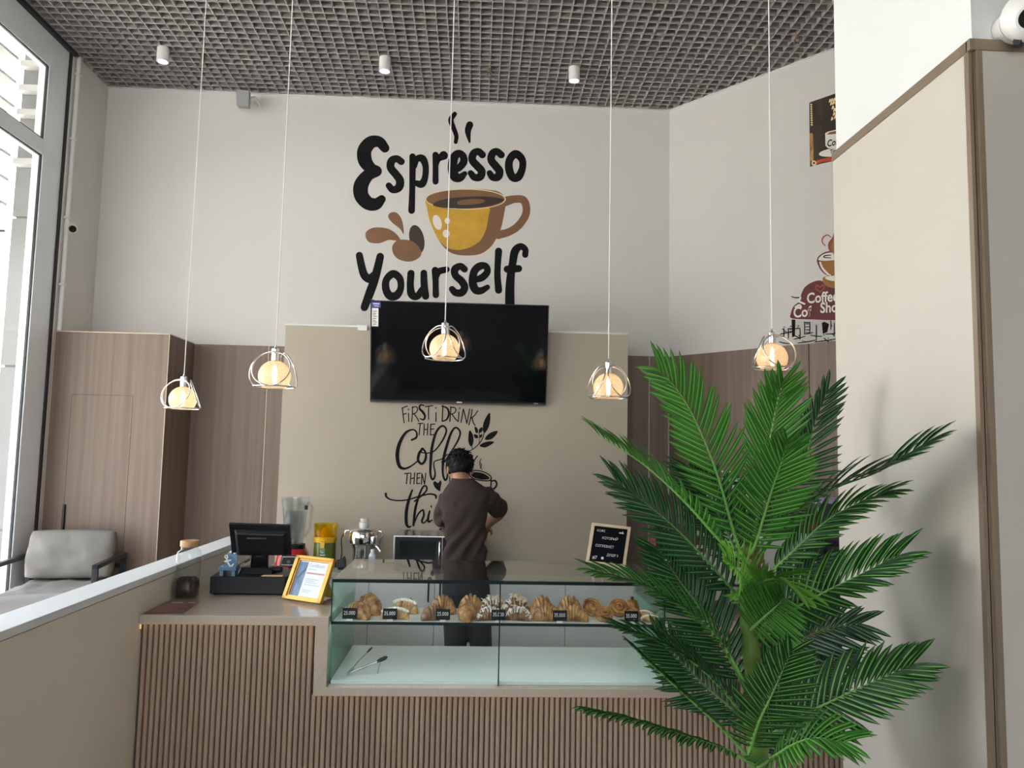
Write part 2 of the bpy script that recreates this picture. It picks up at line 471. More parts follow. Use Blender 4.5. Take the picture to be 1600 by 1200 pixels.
for y in (4.9, 2.9, 0.9, -1.1, -3.1):
    c = MB(); c.box(-3.66, -3.62, y, y+0.05, 3.25, 4.745); c.build('upright', M_LOUV, lv)
rl = thing('railing', 'blue metal railing standing far outside the left window', 'railing', (-6.0, 6.8, -0.12))
for z in (1.95, 2.12, 2.3):
    c = MB(); c.cyl((-8.2, 7.4, z+0.25), (-4.6, 7.4, z+0.25), 0.03, n=8); c.build('rail', mat('blue_paint', (0.05, 0.22, 0.55), 0.4) if z == 1.95 else MATS['blue_paint'], rl)
for x in (-8.0, -6.9, -5.8, -4.7):
    c = MB(); c.cyl((x, 7.4, -0.12), (x, 7.4, 2.6), 0.025, n=8); c.build('post', MATS['blue_paint'], rl)
fl = thing('flood_light', 'white flood light bracketed outside behind the left window', 'light', (-3.58, 5.1, 3.0))
c = MB(); c.M = Matrix.Translation((-3.58, 5.1, 3.05)) @ Matrix.Rotation(R(25), 4, 'Y') @ Matrix.Rotation(R(-20), 4, 'X'); c.cbox((0, 0, 0), (0.16, 0.24, 0.17)); c.build('housing', M_LIGHTP, fl, bevel=0.012)
c = MB(); c.tube([(-3.56, 5.2, 3.02), (-3.52, 5.32, 3.00), (-3.50, 5.5, 3.14), (-3.50, 5.715, 3.2)], 0.012); c.build('bracket', M_BLACKM, fl)
# ================================================================== MURALS
LAYER = 0
def stroke(b, pts, to3, closed=False, n=7, cap=True):
    """flat brush stroke; pts = (x, y, radius) in photo pixels, to3 maps a pixel onto the wall"""
    S = spline(pts, n, closed); N = len(S); L = []; Rr = []
    global LAYER; LAYER = (LAYER+1) % 6          # brush strokes lie on top of each other like paint coats
    def lay(k, x, y):
        p = to3(x, y); return p+(Vector(EYE)-p).normalized()*(LAYER*.0002+.00018*k/N)
    for k in range(N):
        a = S[k-1] if (k or closed) else S[0]; c = S[(k+1) % N] if (k < N-1 or closed) else S[-1]
        d = np.array([c[0]-a[0], c[1]-a[1]]); d = d/(np.linalg.norm(d)+1e-9); nn = np.array([-d[1], d[0]])
        L.append(S[k][:2]+nn*S[k][2]); Rr.append(S[k][:2]-nn*S[k][2])
    li = [b.P(lay(k, *p)) for k, p in enumerate(L)]; ri = [b.P(lay(k, *p)) for k, p in enumerate(Rr)]
    for k in range(N if closed else N-1):
        b.F((li[k], li[(k+1) % N], ri[(k+1) % N], ri[k]))
    if cap and not closed:
        for e_, sg in ((0, 1), (N-1, -1)):
            c = S[e_]; p = S[1] if e_ == 0 else S[-2]
            a0 = math.atan2(L[e_][1]-c[1], L[e_][0]-c[0])
            ring = []
            for j in range(9):
                a = a0+sg*math.pi*j/8
                ring.append(b.P(lay(e_, c[0]+c[2]*math.cos(a), c[1]+c[2]*math.sin(a))))
            b.F(ring)
def blob(b, pts, to3, n=6, sharp=False):
    """filled outline, fan from its middle"""
    S = [np.array(p, float) for p in pts] if sharp else spline(pts, n, True)
    c = sum(S)/len(S); ci = b.P(to3(*c)); I = [b.P(to3(*p)) for p in S]
    for k in range(len(I)): b.F((ci, I[k], I[(k+1) % len(I)]))
def ell(cx, cy, rx, ry, rot=0, n=14):
    a = R(rot)
    return [(cx+rx*math.cos(t)*math.cos(a)-ry*math.sin(t)*math.sin(a), cy+rx*math.cos(t)*math.sin(a)+ry*math.sin(t)*math.cos(a)) for t in (2*math.pi*k/n for k in range(n))]
M_OCHRE = mat('ochre_paint', (0.60, 0.34, 0.035), 0.6, noise_amt=0.12, noise_scale=9)
M_BROWN = mat('brown_paint', (0.215, 0.105, 0.05), 0.6, noise_amt=0.06, noise_scale=9)
M_DBROWN = mat('dark_brown_paint', (0.045, 0.028, 0.022), 0.6)
M_OFFW = mat('cream_paint', (0.80, 0.77, 0.71), 0.65)
M_CREAML = mat('pale_yellow_paint', (0.85, 0.66, 0.36), 0.65)

mu = thing('espresso_mural', 'black lettering and ochre coffee cup painted above the television reading Espresso Yourself', 'mural', (-0.3, YB, 3.5))
def zA(layer):                                             # crop 2: 500..900 x 150..450, drawn at 4x
    def f3(x, y):
        return aY(500+x/4, 150+y/4, YB-0.0015-0.0014*layer)
    return f3
A0 = zA(0)
def letter(strokes, fills=(), parent=None, to3=A0, m=M_INK, name='letter', closed=()):
    b = MB()
    for k, s_ in enumerate(strokes): stroke(b, s_, to3, closed=(k in closed))
    for s_ in fills: blob(b, s_, to3)
    return b.build(name, m, parent)
# --- Espresso
letter([[(405,325,29),(370,287,34),(318,290,40),(278,340,44),(282,405,44),(318,452,36),(352,470,35)],
        [(352,470,35),(300,495,38),(258,555,46),(258,620,46),(300,670,42),(350,675,38),(385,645,26)]], parent=mu)
letter([[(508,410,22),(480,392,22),(448,405,25),(442,448,25),(476,492,25),(500,530,26),(492,572,26),(455,586,22),(430,560,20)]], parent=mu)
letter([[(578,378,20),(578,470,20),(576,600,19),(572,716,21)],
        [(590,440,16),(605,395,20),(640,392,24),(660,440,20),(656,510,20),(635,550,24),(600,545,18)]], parent=mu)
letter([[(722,368,20),(722,440,18),(722,535,19)], [(725,430,16),(740,395,18),(772,372,28)]], parent=mu)
letter([[(838,462,20),(870,448,22),(898,412,24),(892,372,22),(862,360,24),(836,390,28),(828,450,30),(842,502,30),(875,510,26),(905,485,16)]], parent=mu)
letter([[(1015,368,22),(990,347,22),(960,360,24),(952,400,24),(985,440,25),(1010,470,25),(1000,505,25),(965,508,22),(942,482,19)]], parent=mu)
letter([[(1133,368,22),(1105,347,22),(1078,360,24),(1070,400,24),(1100,440,25),(1122,470,25),(1112,505,25),(1080,508,22),(1060,482,19)]], parent=mu)
letter([[(1222,362,25),(1185,400,24),(1182,460,25),(1205,508,25),(1240,505,25),(1265,450,22),(1262,395,23)]], parent=mu, closed=(0,))
# --- Yourself (crop 560..860 x 340..500, drawn at 5.333x)
def zB(layer):
    def f3(x, y): return aY(560+x/5.3333, 340+y/5.3333, YB-0.0015-0.0014*layer)
    return f3
B0 = zB(0)
letter([[(8,315,30),(25,400,32),(50,480,34),(95,510,36),(130,480,32)], [(182,325,32),(160,420,34),(130,530,36),(90,640,36),(50,748,32)]], parent=mu, to3=B0)
letter([[(290,468,32),(235,515,30),(228,590,32),(260,650,34),(315,650,34),(352,590,28),(345,510,30)]], parent=mu, to3=B0, closed=(0,))
letter([[(438,465,30),(432,560,30),(445,640,34),(490,655,30),(530,600,26)], [(545,462,28),(548,560,30),(560,655,30)]], parent=mu, to3=B0)
letter([[(640,440,30),(643,540,26),(645,645,27)], [(645,500,24),(670,450,28),(735,432,26)]], parent=mu, to3=B0)
letter([[(885,430,28),(850,405,28),(805,430,32),(808,480,30),(860,530,32),(885,580,32),(860,625,32),(810,625,30),(780,595,26)]], parent=mu, to3=B0)
letter([[(965,520,24),(1030,500,30),(1075,450,28),(1060,405,28),(1010,405,32),(965,450,32),(952,540,34),(975,600,34),(1020,610,30),(1075,580,22)]], parent=mu, to3=B0)
letter([[(1168,280,30),(1162,380,27),(1158,480,27),(1168,605,30)]], parent=mu, to3=B0)
letter([[(1390,310,26),(1390,265,26),(1350,240,28),(1305,280,34),(1285,380,32),(1270,480,34),(1262,600,38),(1262,760,40)], [(1240,430,30),(1335,425,30)]], parent=mu, to3=B0)
# --- steam
b = MB(); stroke(b, [(842,112,14),(818,150,17),(835,200,15),(852,250,14),(848,288,12)], A0); b.build('steam_stroke', M_INK, mu)
b = MB(); stroke(b, [(936,180,22),(925,215,20),(928,250,14),(935,288,6)], A0); b.build('steam_stroke', M_INK, mu)
# --- cup
b = MB(); blob(b, [(662,648),(668,700),(690,790),(730,880),(775,945),(830,985),(910,997),(1000,988),(1065,945),(1100,893),(1130,830),(1150,740),(1160,650),(1120,600),(1040,585),(930,580),(800,588),(710,610)], A0); b.build('cup_shadow_side', M_BROWN, mu)
b = MB(); blob(b, [(664,650),(668,700),(690,790),(730,880),(770,930),(810,955),(870,962),(940,945),(1000,905),(1035,840),(1052,760),(1055,695),(960,708),(860,712),(760,700)], zA(1)); b.build('cup_body', M_OCHRE, mu)
b = MB(); stroke(b, [(1155,660,30),(1215,645,24),(1270,650,24),(1290,700,24),(1280,755,24),(1235,815,24),(1180,850,24),(1115,868,26)], A0); b.build('cup_handle', M_BROWN, mu)
b = MB(); blob(b, ell(910,645,252,66,0), zA(2)); b.build('rim', M_CREAML, mu)
b = MB(); blob(b, ell(909,645,245,60,0), zA(3)); b.build('cup_inside', M_BROWN, mu)
b = MB(); blob(b, [(705,680),(740,655),(820,638),(920,630),(1040,628),(1130,640),(1148,652),(1110,672),(1040,690),(930,702),(820,702),(745,695)], zA(4)); b.build('coffee', M_DBROWN, mu)
b = MB(); blob(b, [(858,668),(870,655),(930,645),(1010,645),(1032,655),(1010,670),(930,680),(870,680)], zA(5)); b.build('coffee_gleam', M_BROWN, mu)
for e_ in ((733,790,26,48,-18), (796,780,17,20,0), (789,860,22,25,0)):
    b = MB(); blob(b, ell(*e_), zA(2)); b.build('highlight', M_OFFW, mu)
# --- splashes
b = MB(); blob(b, [(505,905),(475,860),(420,828),(340,822),(292,845),(285,880),(310,915),(370,920),(430,900),(475,905)], A0); b.build('splash_drop', M_BROWN, mu)
b = MB(); blob(b, [(522,862),(500,830),(450,790),(426,755),(440,730),(475,728),(505,760),(520,810)], A0); b.build('splash_drop', M_BROWN, mu)
b = MB(); blob(b, ell(605,895,46,90,-12), zA(0)); b.build('splash_drop', M_DBROWN, mu)
b = MB(); blob(b, [(452,940),(480,905),(535,898),(590,915),(630,965),(628,1000),(590,1028),(545,1035),(490,1020),(458,985)], zA(1)); b.build('splash_drop', M_BROWN, mu)

# --- First I drink the coffee
mk = thing('coffee_quote_mural', 'black hand lettered quote First I drink the Coffee painted below the television', 'mural', (-0.25, 5.6, 1.5))
def C0(x, y): return aY(580+x/5.4545, 620+y/5.4545, 5.6-0.0015)
def lets(rows, w=4.5, name='letter'):
    for strokes in rows:
        b = MB()
        for s_ in strokes: stroke(b, [(p[0], p[1], p[2] if len(p) > 2 else w) for p in s_], C0, n=5)
        b.build(name, M_INK, mk)
lets([
 [[(265,95),(272,160),(280,222)],[(262,98),(290,85),(308,80)],[(272,150),(300,142)]],
 [[(318,140),(320,210)],[(318,105),(319,112)]],
 [[(352,85),(350,150),(345,212)],[(350,90),(385,85),(395,110),(380,135),(352,148)],[(365,145),(390,180),(405,208)]],
 [[(450,75,5),(420,70,7),(412,100,9),(440,130,10),(458,165,9),(445,195,7),(415,185,4)]],
 [[(462,85),(525,75)],[(490,82),(488,140),(490,192)]],
 [[(552,135),(552,210)],[(550,92),(551,98)]],
 [[(610,75),(608,140),(605,208)],[(602,80,5),(645,95,7),(662,140,8),(645,190,7),(610,208,5)]],
 [[(680,85),(675,150),(670,210)],[(675,90),(710,92),(722,115),(705,140),(675,150)],[(690,150),(715,185),(738,208)]],
 [[(748,130),(742,210)],[(754,95),(754,102)]],
 [[(785,105),(775,160),(765,218)],[(785,105),(800,160),(815,228)],[(838,105),(828,165),(815,228)]],
 [[(860,110),(850,170),(832,240)],[(908,120),(880,160),(850,182)],[(860,178),(868,215),(885,245)]],
 [[(400,228),(440,226)],[(418,228),(412,280),(408,325)]],
 [[(452,232),(448,325)],[(482,228),(478,325)],[(450,280),(480,276)]],
 [[(508,232),(505,325)],[(508,235),(542,232)],[(506,278),(532,274)],[(505,325),(535,322)]],
 [[(285,655),(330,650)],[(308,652),(300,740)]],
 [[(338,652),(332,742)],[(370,648),(364,742)],[(335,698),(366,692)]],
 [[(392,652),(388,740)],[(392,655),(420,650)],[(390,695),(415,690)],[(388,740),(415,738)]],
 [[(428,745),(432,655)],[(432,655),(455,745)],[(455,745),(465,652)]],
 [[(670,678),(668,740)]],
 [[(705,680),(700,745)],[(700,680),(735,700),(735,730),(700,745)]],
])
lets([[[(345,368,8),(385,345,9),(385,300,7),(350,280,7),(290,310,11),(240,400,15),(222,500,16),(240,590,14),(285,612,10),(340,590,7),(400,545,6)]],
      [[(440,440,8),(410,480,12),(400,540,11),(430,572,10),(460,540,11),(465,480,9),(435,440,8),(425,470,6),(470,480,5),(510,475,5)]],
      [[(510,480,6),(560,440,6),(620,350,8),(640,280,8),(605,248,8),(555,300,10),(520,420,12),(508,540,12),(505,660,9),(525,705,9),(545,660,7),(535,560,5),(600,530,5),(650,490,5)]],
      [[(620,560,5),(680,470,6),(740,370,8),(758,300,8),(720,262,8),(680,310,10),(640,430,12),(615,540,12),(610,650,9),(630,710,9),(650,670,7),(640,570,5),(690,545,6),(740,520,6)],[(600,552,5),(650,556,5)]],
      [[(740,560,8),(760,520,8),(790,530,8),(770,570,7),(790,590,7),(850,570,6),(905,505,5)]],
      # Things
      [[(125,825,9),(128,850,8),(165,875,6),(240,885,6),(320,875,6),(420,845,7),(500,828,7),(548,840,8),(552,862,8)],[(350,795,7),(320,880,12),(300,980,14),(300,1080,13),(320,1110,9),(338,1104,6)]],
      [[(370,890,7),(420,850,7),(470,800,7),(468,762,7),(440,770,8),(405,850,9),(375,960,11),(360,1095,10)],[(365,1080,6),(400,1000,7),(440,965,8),(448,1010,9),(432,1060,9),(450,1075,6),(490,1030,6)]],
      [[(498,975,8),(485,1030,10),(490,1065,9),(520,1050,5)],[(511,930,6),(513,940,6)]],
      [[(590,985,10),(570,1075,11)],[(570,1075,6),(620,1000,7),(640,1010,10),(630,1080,9)]],
      [[(700,1080,9),(620,1110,8),(570,1150,8),(560,1190,8),(600,1230,8),(680,1240,8)]],
      [[(720,1000,8),(700,1040,9),(730,1080,9),(700,1100,8)]]], name='script_letter')
b = MB(); blob(b, [(585,805),(545,775),(528,735),(545,718),(568,735),(590,712),(600,735),(592,770)], C0); b.build('heart', M_INK, mk)
b = MB(); stroke(b, [(800,472,4),(860,450,4),(920,400,4),(950,350,4),(965,300,3)], C0); stroke(b, [(920,400,3),(922,340,3),(918,300,3)], C0); stroke(b, [(862,445,3),(852,400,3)], C0)
for L_ in ([(1008,135),(1015,190),(1000,260),(965,310),(950,270),(965,200)], [(1078,292),(1060,330),(1020,362),(970,365),(985,330),(1030,300)], [(1048,385),(1010,415),(970,432),(925,420),(950,395),(1000,380)],
           [(840,285),(868,330),(870,390),(852,425),(830,390),(828,340)], [(880,255),(905,270),(910,305),(890,305)], [(945,258),(948,290),(925,308),(918,280)], [(875,320),(905,325),(912,350),(885,352)], [(945,318),(945,340),(925,350),(922,330)]):
    blob(b, L_, C0, n=4)
b.build('coffee_branch', M_INK, mk)
b = MB()
stroke(b, [(840,640,5),(900,628,5),(970,645,5),(1020,680,5),(1015,710,5),(960,715,5),(880,700,5),(840,670,5)], C0, closed=True)
blob(b, [(855,650),(900,642),(960,655),(1005,685),(1000,702),(940,705),(880,690),(852,668)], C0)
stroke(b, [(1020,720,6),(1055,715,8),(1070,745,8),(1050,780,8),(1010,790,6)], C0); stroke(b, [(1022,690,6),(1015,780,6),(960,830,6)], C0)
stroke(b, [(935,530,3),(925,560,4),(940,580,4),(928,610,3)], C0); stroke(b, [(922,575,3),(935,600,3),(945,620,3)], C0)
b.build('cup_drawing', M_INK, mk)

# ---------------------------------------------------------------- slanting wall paintings
def slant(x, y, off=0.0015):
    d = Vector(_f + CR*(x-800)/FPX - CU*(y-600)/FPX); o = Vector(EYE); q = Vector((CX, CY, 0))+SN*off
    k = (q-o).dot(SN)/d.dot(SN); return o+d*k
def D(layer, kx, ox, oy):
    return lambda x, y: slant(ox+x/kx, oy+y/kx, 0.0015+0.0014*layer)
def wall_text(txt, x, y, size, m, parent, name, kx, ox, oy, layer, shear=0.0, lean=0.0, font_scale_x=0.8):
    """flat lettering of <size> crop pixels with its baseline start at (x, y) of a crop"""
    cu = bpy.data.curves.new('t', 'FONT'); cu.body = txt; cu.size = 1.0; cu.resolution_u = 3; cu.offset = 0.022
    o = bpy.data.objects.new('t', cu); COL.objects.link(o)
    dg = bpy.context.evaluated_depsgraph_get(); me = bpy.data.meshes.new_from_object(o.evaluated_get(dg))
    f3 = D(layer, kx, ox, oy); b = MB()
    for v in me.vertices: b.P(f3(x+(v.co.x*font_scale_x+v.co.y*lean)*size, y-v.co.y*size+shear*v.co.x*font_scale_x*size))
    for p in me.polygons: b.F(list(p.vertices))
    bpy.data.objects.remove(o); bpy.data.curves.remove(cu)
    return b.build(name, m, parent)
M_SIGN = mat('dark_rustic_paint', (0.035, 0.022, 0.014), 0.6, noise_amt=0.6, noise_scale=14, aniso=(1, 1, 0.25))
M_GOLD = mat('gold_paint', (0.50, 0.27, 0.07), 0.6, noise_amt=0.4, noise_scale=18)
M_MAROON = mat('maroon_paint', (0.115, 0.012, 0.016), 0.6)
M_RUST = mat('rust_paint', (0.30, 0.055, 0.035), 0.6)
M_REDP = mat('orange_red_paint', (0.50, 0.07, 0.02), 0.6, noise_amt=0.3, noise_scale=20)
M_CARAMEL = mat('caramel_paint', (0.33, 0.135, 0.02), 0.6)
ms = thing('rustic_coffee_mural', 'dark rustic sign with white coffee cup painted high on the slanting right wall', 'mural', tuple(slant(1290, 205)))
E1 = lambda l: D(l, 8.0, 1240, 130)
b = MB(); blob(b, [(195,250),(215,235),(330,195),(530,125),(700,62),(720,80),(720,900),(530,965),(350,1005),(205,1045)], E1(0), sharp=True); b.build('board', M_SIGN, ms)
b = MB(); stroke(b, [(222,640,20),(228,780,20),(228,955,20)], E1(1)); b.build('gold_stripe', M_GOLD, ms)
b = MB()
for k in range(10): blob(b, ell(220+k*0.8, 268+k*28, 13, 11, 0, 8), E1(1))
b.build('border_dots', M_CREAML, ms)
b = MB(); blob(b, [(290,965),(400,935),(520,905),(700,860),(700,915),(520,965),(380,985),(285,1005)], E1(1), sharp=True); b.build('red_band', M_REDP, ms)
b = MB(); blob(b, ell(255,998,32,32,0), E1(2)); b.build('rosette', M_CREAML, ms)
b = MB(); blob(b, ell(255,998,14,14,0), E1(3)); b.build('rosette_center', M_SIGN, ms)
b = MB(); blob(b, ell(520,860,205,52,-8), E1(2)); b.build('saucer', M_OFFW, ms)
b = MB(); blob(b, [(395,625),(430,605),(540,580),(680,550),(700,560),(690,770),(600,800),(480,815),(430,812),(398,780)], E1(3), sharp=True); b.build('cup', M_OFFW, ms)
b = MB(); blob(b, [(412,640),(450,612),(560,590),(690,565),(650,610),(560,628),(470,640)], E1(4), sharp=True); b.build('coffee', mat('red_brown_paint', (0.22, 0.07, 0.03), 0.6), ms)
wall_text('Coffee', 415, 795, 120, M_INK, ms, 'lettering', 8.0, 1240, 130, 5, shear=-0.2, lean=0.1, font_scale_x=0.72)
wall_text('Time', 455, 880, 70, M_INK, ms, 'lettering', 8.0, 1240, 130, 5, shear=-0.2)
b = MB()
for k, (x, y) in enumerate([(455,215),(480,208),(510,200),(470,250),(500,240),(490,300),(510,330),(505,380),(480,440),(520,420)]): stroke(b, [(x-8, y+20, 8), (x+4, y-12, 9), (x+10, y+14, 6)], E1(1))
b.build('scroll_ornament', M_CREAML, ms)

mc = thing('coffee_shop_mural', 'maroon coffee shop painting with steaming caramel cup on the slanting right wall', 'mural', tuple(slant(1275, 450)))
G = lambda l: D(l, 5.714, 1200, 340)
b = MB(); blob(b, [(215,900),(205,850),(230,790),(290,740),(295,690),(330,620),(400,575),(470,562),(540,600),(640,620),(760,640),(780,900),(600,915),(400,910)], G(0)); b.build('maroon_cloud', M_MAROON, mc)
b = MB(); blob(b, [(437,375),(470,330),(540,300),(660,300),(780,330),(800,380),(780,460),(700,520),(560,525),(490,490),(450,430)], G(0)); b.build('cup_outline', M_MAROON, mc)
b = MB(); blob(b, [(450,370),(490,330),(560,312),(680,318),(770,350),(740,380),(600,382),(480,385)], G(1)); b.build('cup_top', M_OFFW, mc)
b = MB(); blob(b, [(470,395),(600,388),(770,390),(760,450),(690,505),(570,512),(500,465)], G(1)); b.build('cup_body', M_CARAMEL, mc)
b = MB(); stroke(b, [(465,400,8),(485,450,9),(530,500,9),(560,515,5)], G(2)); b.build('cup_gleam', M_OFFW, mc)
b = MB(); blob(b, [(500,530),(490,570),(520,610),(600,630),(740,625),(760,560),(700,530),(600,520)], G(1)); b.build('saucer', M_CARAMEL, mc)
b = MB(); blob(b, [(515,530),(540,558),(640,570),(720,560),(740,535),(640,515)], G(2)); b.build('saucer_gleam', M_OFFW, mc)
b = MB(); blob(b, [(595,115),(610,170),(625,240),(615,330),(570,320),(540,280),(540,225),(575,175)], G(1)); b.build('steam_flame', M_RUST, mc)
b = MB(); blob(b, [(598,180),(605,230),(600,300),(570,300),(560,260),(580,215)], G(2)); b.build('steam_inner', M_CARAMEL, mc)
b = MB(); stroke(b, [(560,175,4),(530,155,5),(490,180,6),(485,220,5),(510,250,4)], G(1)); b.build('steam_curl', M_RUST, mc)
b = MB(); stroke(b, [(560,335,4),(510,340,6),(500,355,5),(560,360,4)], G(2)); b.build('coffee_swirl', M_DBROWN, mc)
b = MB(); stroke(b, [(465,665,6),(430,635,7),(435,605,7),(465,620,6),(495,600,7),(500,630,7),(465,665,6)], G(2)); b.build('heart', M_RUST, mc)
wall_text('Coffee', 345, 765, 130, M_OFFW, mc, 'lettering', 5.714, 1200, 340, 2, shear=-0.08)
wall_text('Shop', 465, 850, 130, M_OFFW, mc, 'lettering', 5.714, 1200, 340, 2, shear=-0.06)
wall_text('Cof', 225, 892, 130, M_OFFW, mc, 'lettering', 5.714, 1200, 340, 2, shear=-0.08)
wall_text("f'", 355, 888, 120, M_RUST, mc, 'lettering', 5.714, 1200, 340, 3)
b = MB(); stroke(b, [(290,715,8),(275,745,8),(325,770,8)], G(2)); stroke(b, [(245,800,8),(280,780,9),(295,800,8)], G(2)); b.build('cloud_gleam', M_OFFW, mc)
b = MB(); blob(b, [(240,915),(700,915),(760,1090),(620,1115),(430,1130),(240,1145)], G(0), sharp=True); b.build('city_ground', mat('pale_grey_paint', (0.55, 0.54, 0.52), 0.6), mc)
b = MB(); rnd = random.Random(4)
blob(b, [(210,910),(245,910),(240,1060),(215,1070)], G(1), sharp=True); blob(b, [(480,940),(505,930),(545,950),(530,1020),(490,1040)], G(1), sharp=True)
for x, y0, y1 in ((140,990,1080),(180,990,1075),(285,990,1085),(325,930,1040),(372,935,1030),(430,960,1100),(560,920,1000),(590,940,1060),(610,930,1100)): stroke(b, [(x,y0,4),(x+2,(y0+y1)/2,5),(x,y1,4)], G(1))
for x0, y0, x1, y1 in ((180,992,285,988),(110,1040,230,1010),(215,1040,290,1075),(325,935,375,935),(325,1040,400,1025),(380,1050,480,1060),(515,1040,610,1030),(230,1085,330,1060),(100,1110,190,1125),(270,1120,420,1095),(420,1110,620,1080),(500,1075,545,1110)): stroke(b, [(x0,y0,4),((x0+x1)/2,(y0+y1)/2+3,5),(x1,y1,4)], G(1))
for k in range(26):
    x = rnd.uniform(120, 620); y = rnd.uniform(950, 1110); stroke(b, [(x,y,4),(x+rnd.uniform(-14,14),y+rnd.uniform(-6,10),3)], G(1))
for r_ in range(4):
    for c_ in range(3): stroke(b, [(336+c_*14, 950+r_*26, 4), (342+c_*14, 948+r_*26, 4)], G(1))
b.build('city_sketch', M_INK, mc)
b = MB(); stroke(b, [(210,705,4),(240,714,5),(275,715,6)], G(1)); b.build('paint_fleck', M_INK, mc)
# ================================================================== SERVICE COUNTER
def text_on(txt, o, xd, yd, size, m, parent, name='lettering', lift=0.0006, sx=1.0, align='LEFT'):
    """flat lettering on a surface: o baseline start, xd / yd the reading and up directions"""
    cu = bpy.data.curves.new('t', 'FONT'); cu.body = txt; cu.size = size; cu.resolution_u = 2; cu.offset = size*.004; cu.align_x = align
    ob = bpy.data.objects.new('t', cu); COL.objects.link(ob)
    dg = bpy.context.evaluated_depsgraph_get(); me = bpy.data.meshes.new_from_object(ob.evaluated_get(dg))
    xd = Vector(xd).normalized(); yd = Vector(yd).normalized(); nd = xd.cross(yd); b = MB()
    for v in me.vertices: b.P(Vector(o)+xd*v.co.x*sx+yd*v.co.y+nd*lift)
    for p in me.polygons: b.F(list(p.vertices))
    bpy.data.objects.remove(ob); bpy.data.curves.remove(cu)
    return b.build(name, m, parent)

KT, KY = 0.95, 3.33                        # counter height and front
ct = thing('service_counter', 'fluted walnut service counter with stepped beige quartz top', 'counter', (0.1, 3.6, 0))
b = MB()
prof = [(-1.370,.95),(-.592,.95),(-.592,.664),(.842,.664),(.842,.95),(2.85,.95),(2.85,.912),(.896,.912),(.896,.627),(-.646,.627),(-.646,.912),(-1.370,.912)]
bm_parts = [(-1.370,-.592,.912,.95),(-.646,-.592,.627,.912),(-.592,.842,.627,.664),(.842,.896,.627,.912),(.842,2.85,.912,.95)]
def extr(poly, y0, y1):
    q = MB(); A = [q.P((p[0], y0, p[1])) for p in poly]; B = [q.P((p[0], y1, p[1])) for p in poly]
    n = len(poly); q.F(A); q.F(B[::-1])
    for k in range(n): q.F((A[k], B[k], B[(k+1) % n], A[(k+1) % n]))
    return q
extr(prof[::-1], KY, 4.02).build('countertop', M_STONE, ct, bevel=0.003)
# fluted front: half-round laths side by side
b = MB(); pit = 0.0228; x = -1.366
while x < 2.84:
    top = 0.911 if (x+pit < -.640 or x > .890) else 0.626
    prof_ = [(x+0.0015, KY+0.040)]+[(x+pit/2-(pit/2-0.0022)*math.cos(math.pi*j/6), KY+0.034-0.010*math.sin(math.pi*j/6)) for j in range(7)]+[(x+pit-0.0015, KY+0.040)]
    b.prism(prof_, 0.10, top, 'z'); x += pit
b.build('fluted_front', M_SLAT, ct, smooth=50)
b = MB(); b.box(-1.369, -.642, KY+0.040, 4.0, 0.10, 0.911); b.box(-.642, .892, KY+0.040, 4.0, 0.10, 0.626); b.box(.892, 2.845, KY+0.040, 4.0, 0.10, 0.911)
b.build('carcass', M_SLATB, ct)
b = MB(); b.box(-1.36, 2.84, KY+0.07, 3.95, 0.0, 0.10); b.build('plinth', M_BLACKM, ct)
M_LED = emitter('warm_led', (1.0, 0.62, 0.22), 0.35)
for x0, x1, z in ((-1.366, -.648, .9118), (-.640, .89, .6268), (.90, 2.84, .9118)):
    b = MB(); b.box(x0, x1, KY+0.012, KY+0.022, z-.0022, z); b.build('led_strip', M_LED, ct)
for x0, z0 in ((-.6485, .76), (-1.3700, .89)):
    b = MB(); b.box(x0, x0+.0016, KY+0.012, KY+0.022, z0, .9095); b.build('led_strip', M_LED, ct)

# ------------------------------------------------------------------ glass display case
CX0, CX1, CY0, CY1, CZ0, CZT, CZS = -.590, .840, 3.362, 3.985, .664, 1.10, .925
dc = thing('display_case', 'glass pastry display case sunk into the counter with one white shelf', 'display case', (0.12, 3.67, CZ0))
M_DECK = mat('white_glass_board', (0.88, 0.93, 0.92), 0.25)
b = MB(); b.box(CX0+.008, CX1-.008, CY0+.012, CY1-.02, CZ0+0.0006, CZ0+.016); b.build('deck', M_DECK, dc, bevel=0.002)
g_ = 0.008
for x0, x1 in ((CX0+.002, .1225), (.1275, CX1-.002)):
    b = MB(); b.box(x0, x1, CY0, CY0+g_, CZ0+.001, CZS-.012); b.build('front_glass', M_CASE, dc)
    b = MB(); b.box(x0, x1, CY0, CY0+g_, CZS+.001, CZT-g_); b.build('front_glass', M_CASE, dc)
for x in (CX0+.001, CX1-.001-g_):
    b = MB(); b.box(x, x+g_, CY0+g_+.001, CY1, CZ0+.001, CZT-g_-.001); b.build('side_glass', M_CASESIDE, dc)
b = MB(); b.box(CX0, CX1, CY0-.001, CY1+.004, CZT-g_, CZT); b.build('top_glass', M_CASETOP, dc)
M_CASEFILL = emitter('case_fill_glow', (0.90, 1.0, 0.97), 5.0)  # added fill glow that brightens the case inside, not a known lamp
b = MB(); b.box(CX0+.02, CX1-.02, CY0+.010, CY0+.018, CZS-.014, CZS-.0085); b.build('added_fill_strip', M_CASEFILL, dc)
b = MB(); b.box(CX0+.0095, CX1-.0095, CY0+.009, 3.665, CZS-.008, CZS); b.build('shelf', M_DECK, dc)
def strip(x0, x1, y0, y1, z0, z1): b = MB(); b.box(x0, x1, y0, y1, z0, z1); b.build('edge_strip', M_EDGE, dc)
strip(CX0, CX1, CY0-.004, CY0, CZT-.0125, CZT+.0010); strip(CX0, CX1, CY0, CY0+.014, CZT+.0001, CZT+.0010)
b = MB(); b.box(CX0+.02, CX1-.02, CY0+.0082, CY0+.0125, CZT-g_-.004, CZT-g_-.0005); b.build('added_fill_strip', M_CASEFILL, dc)
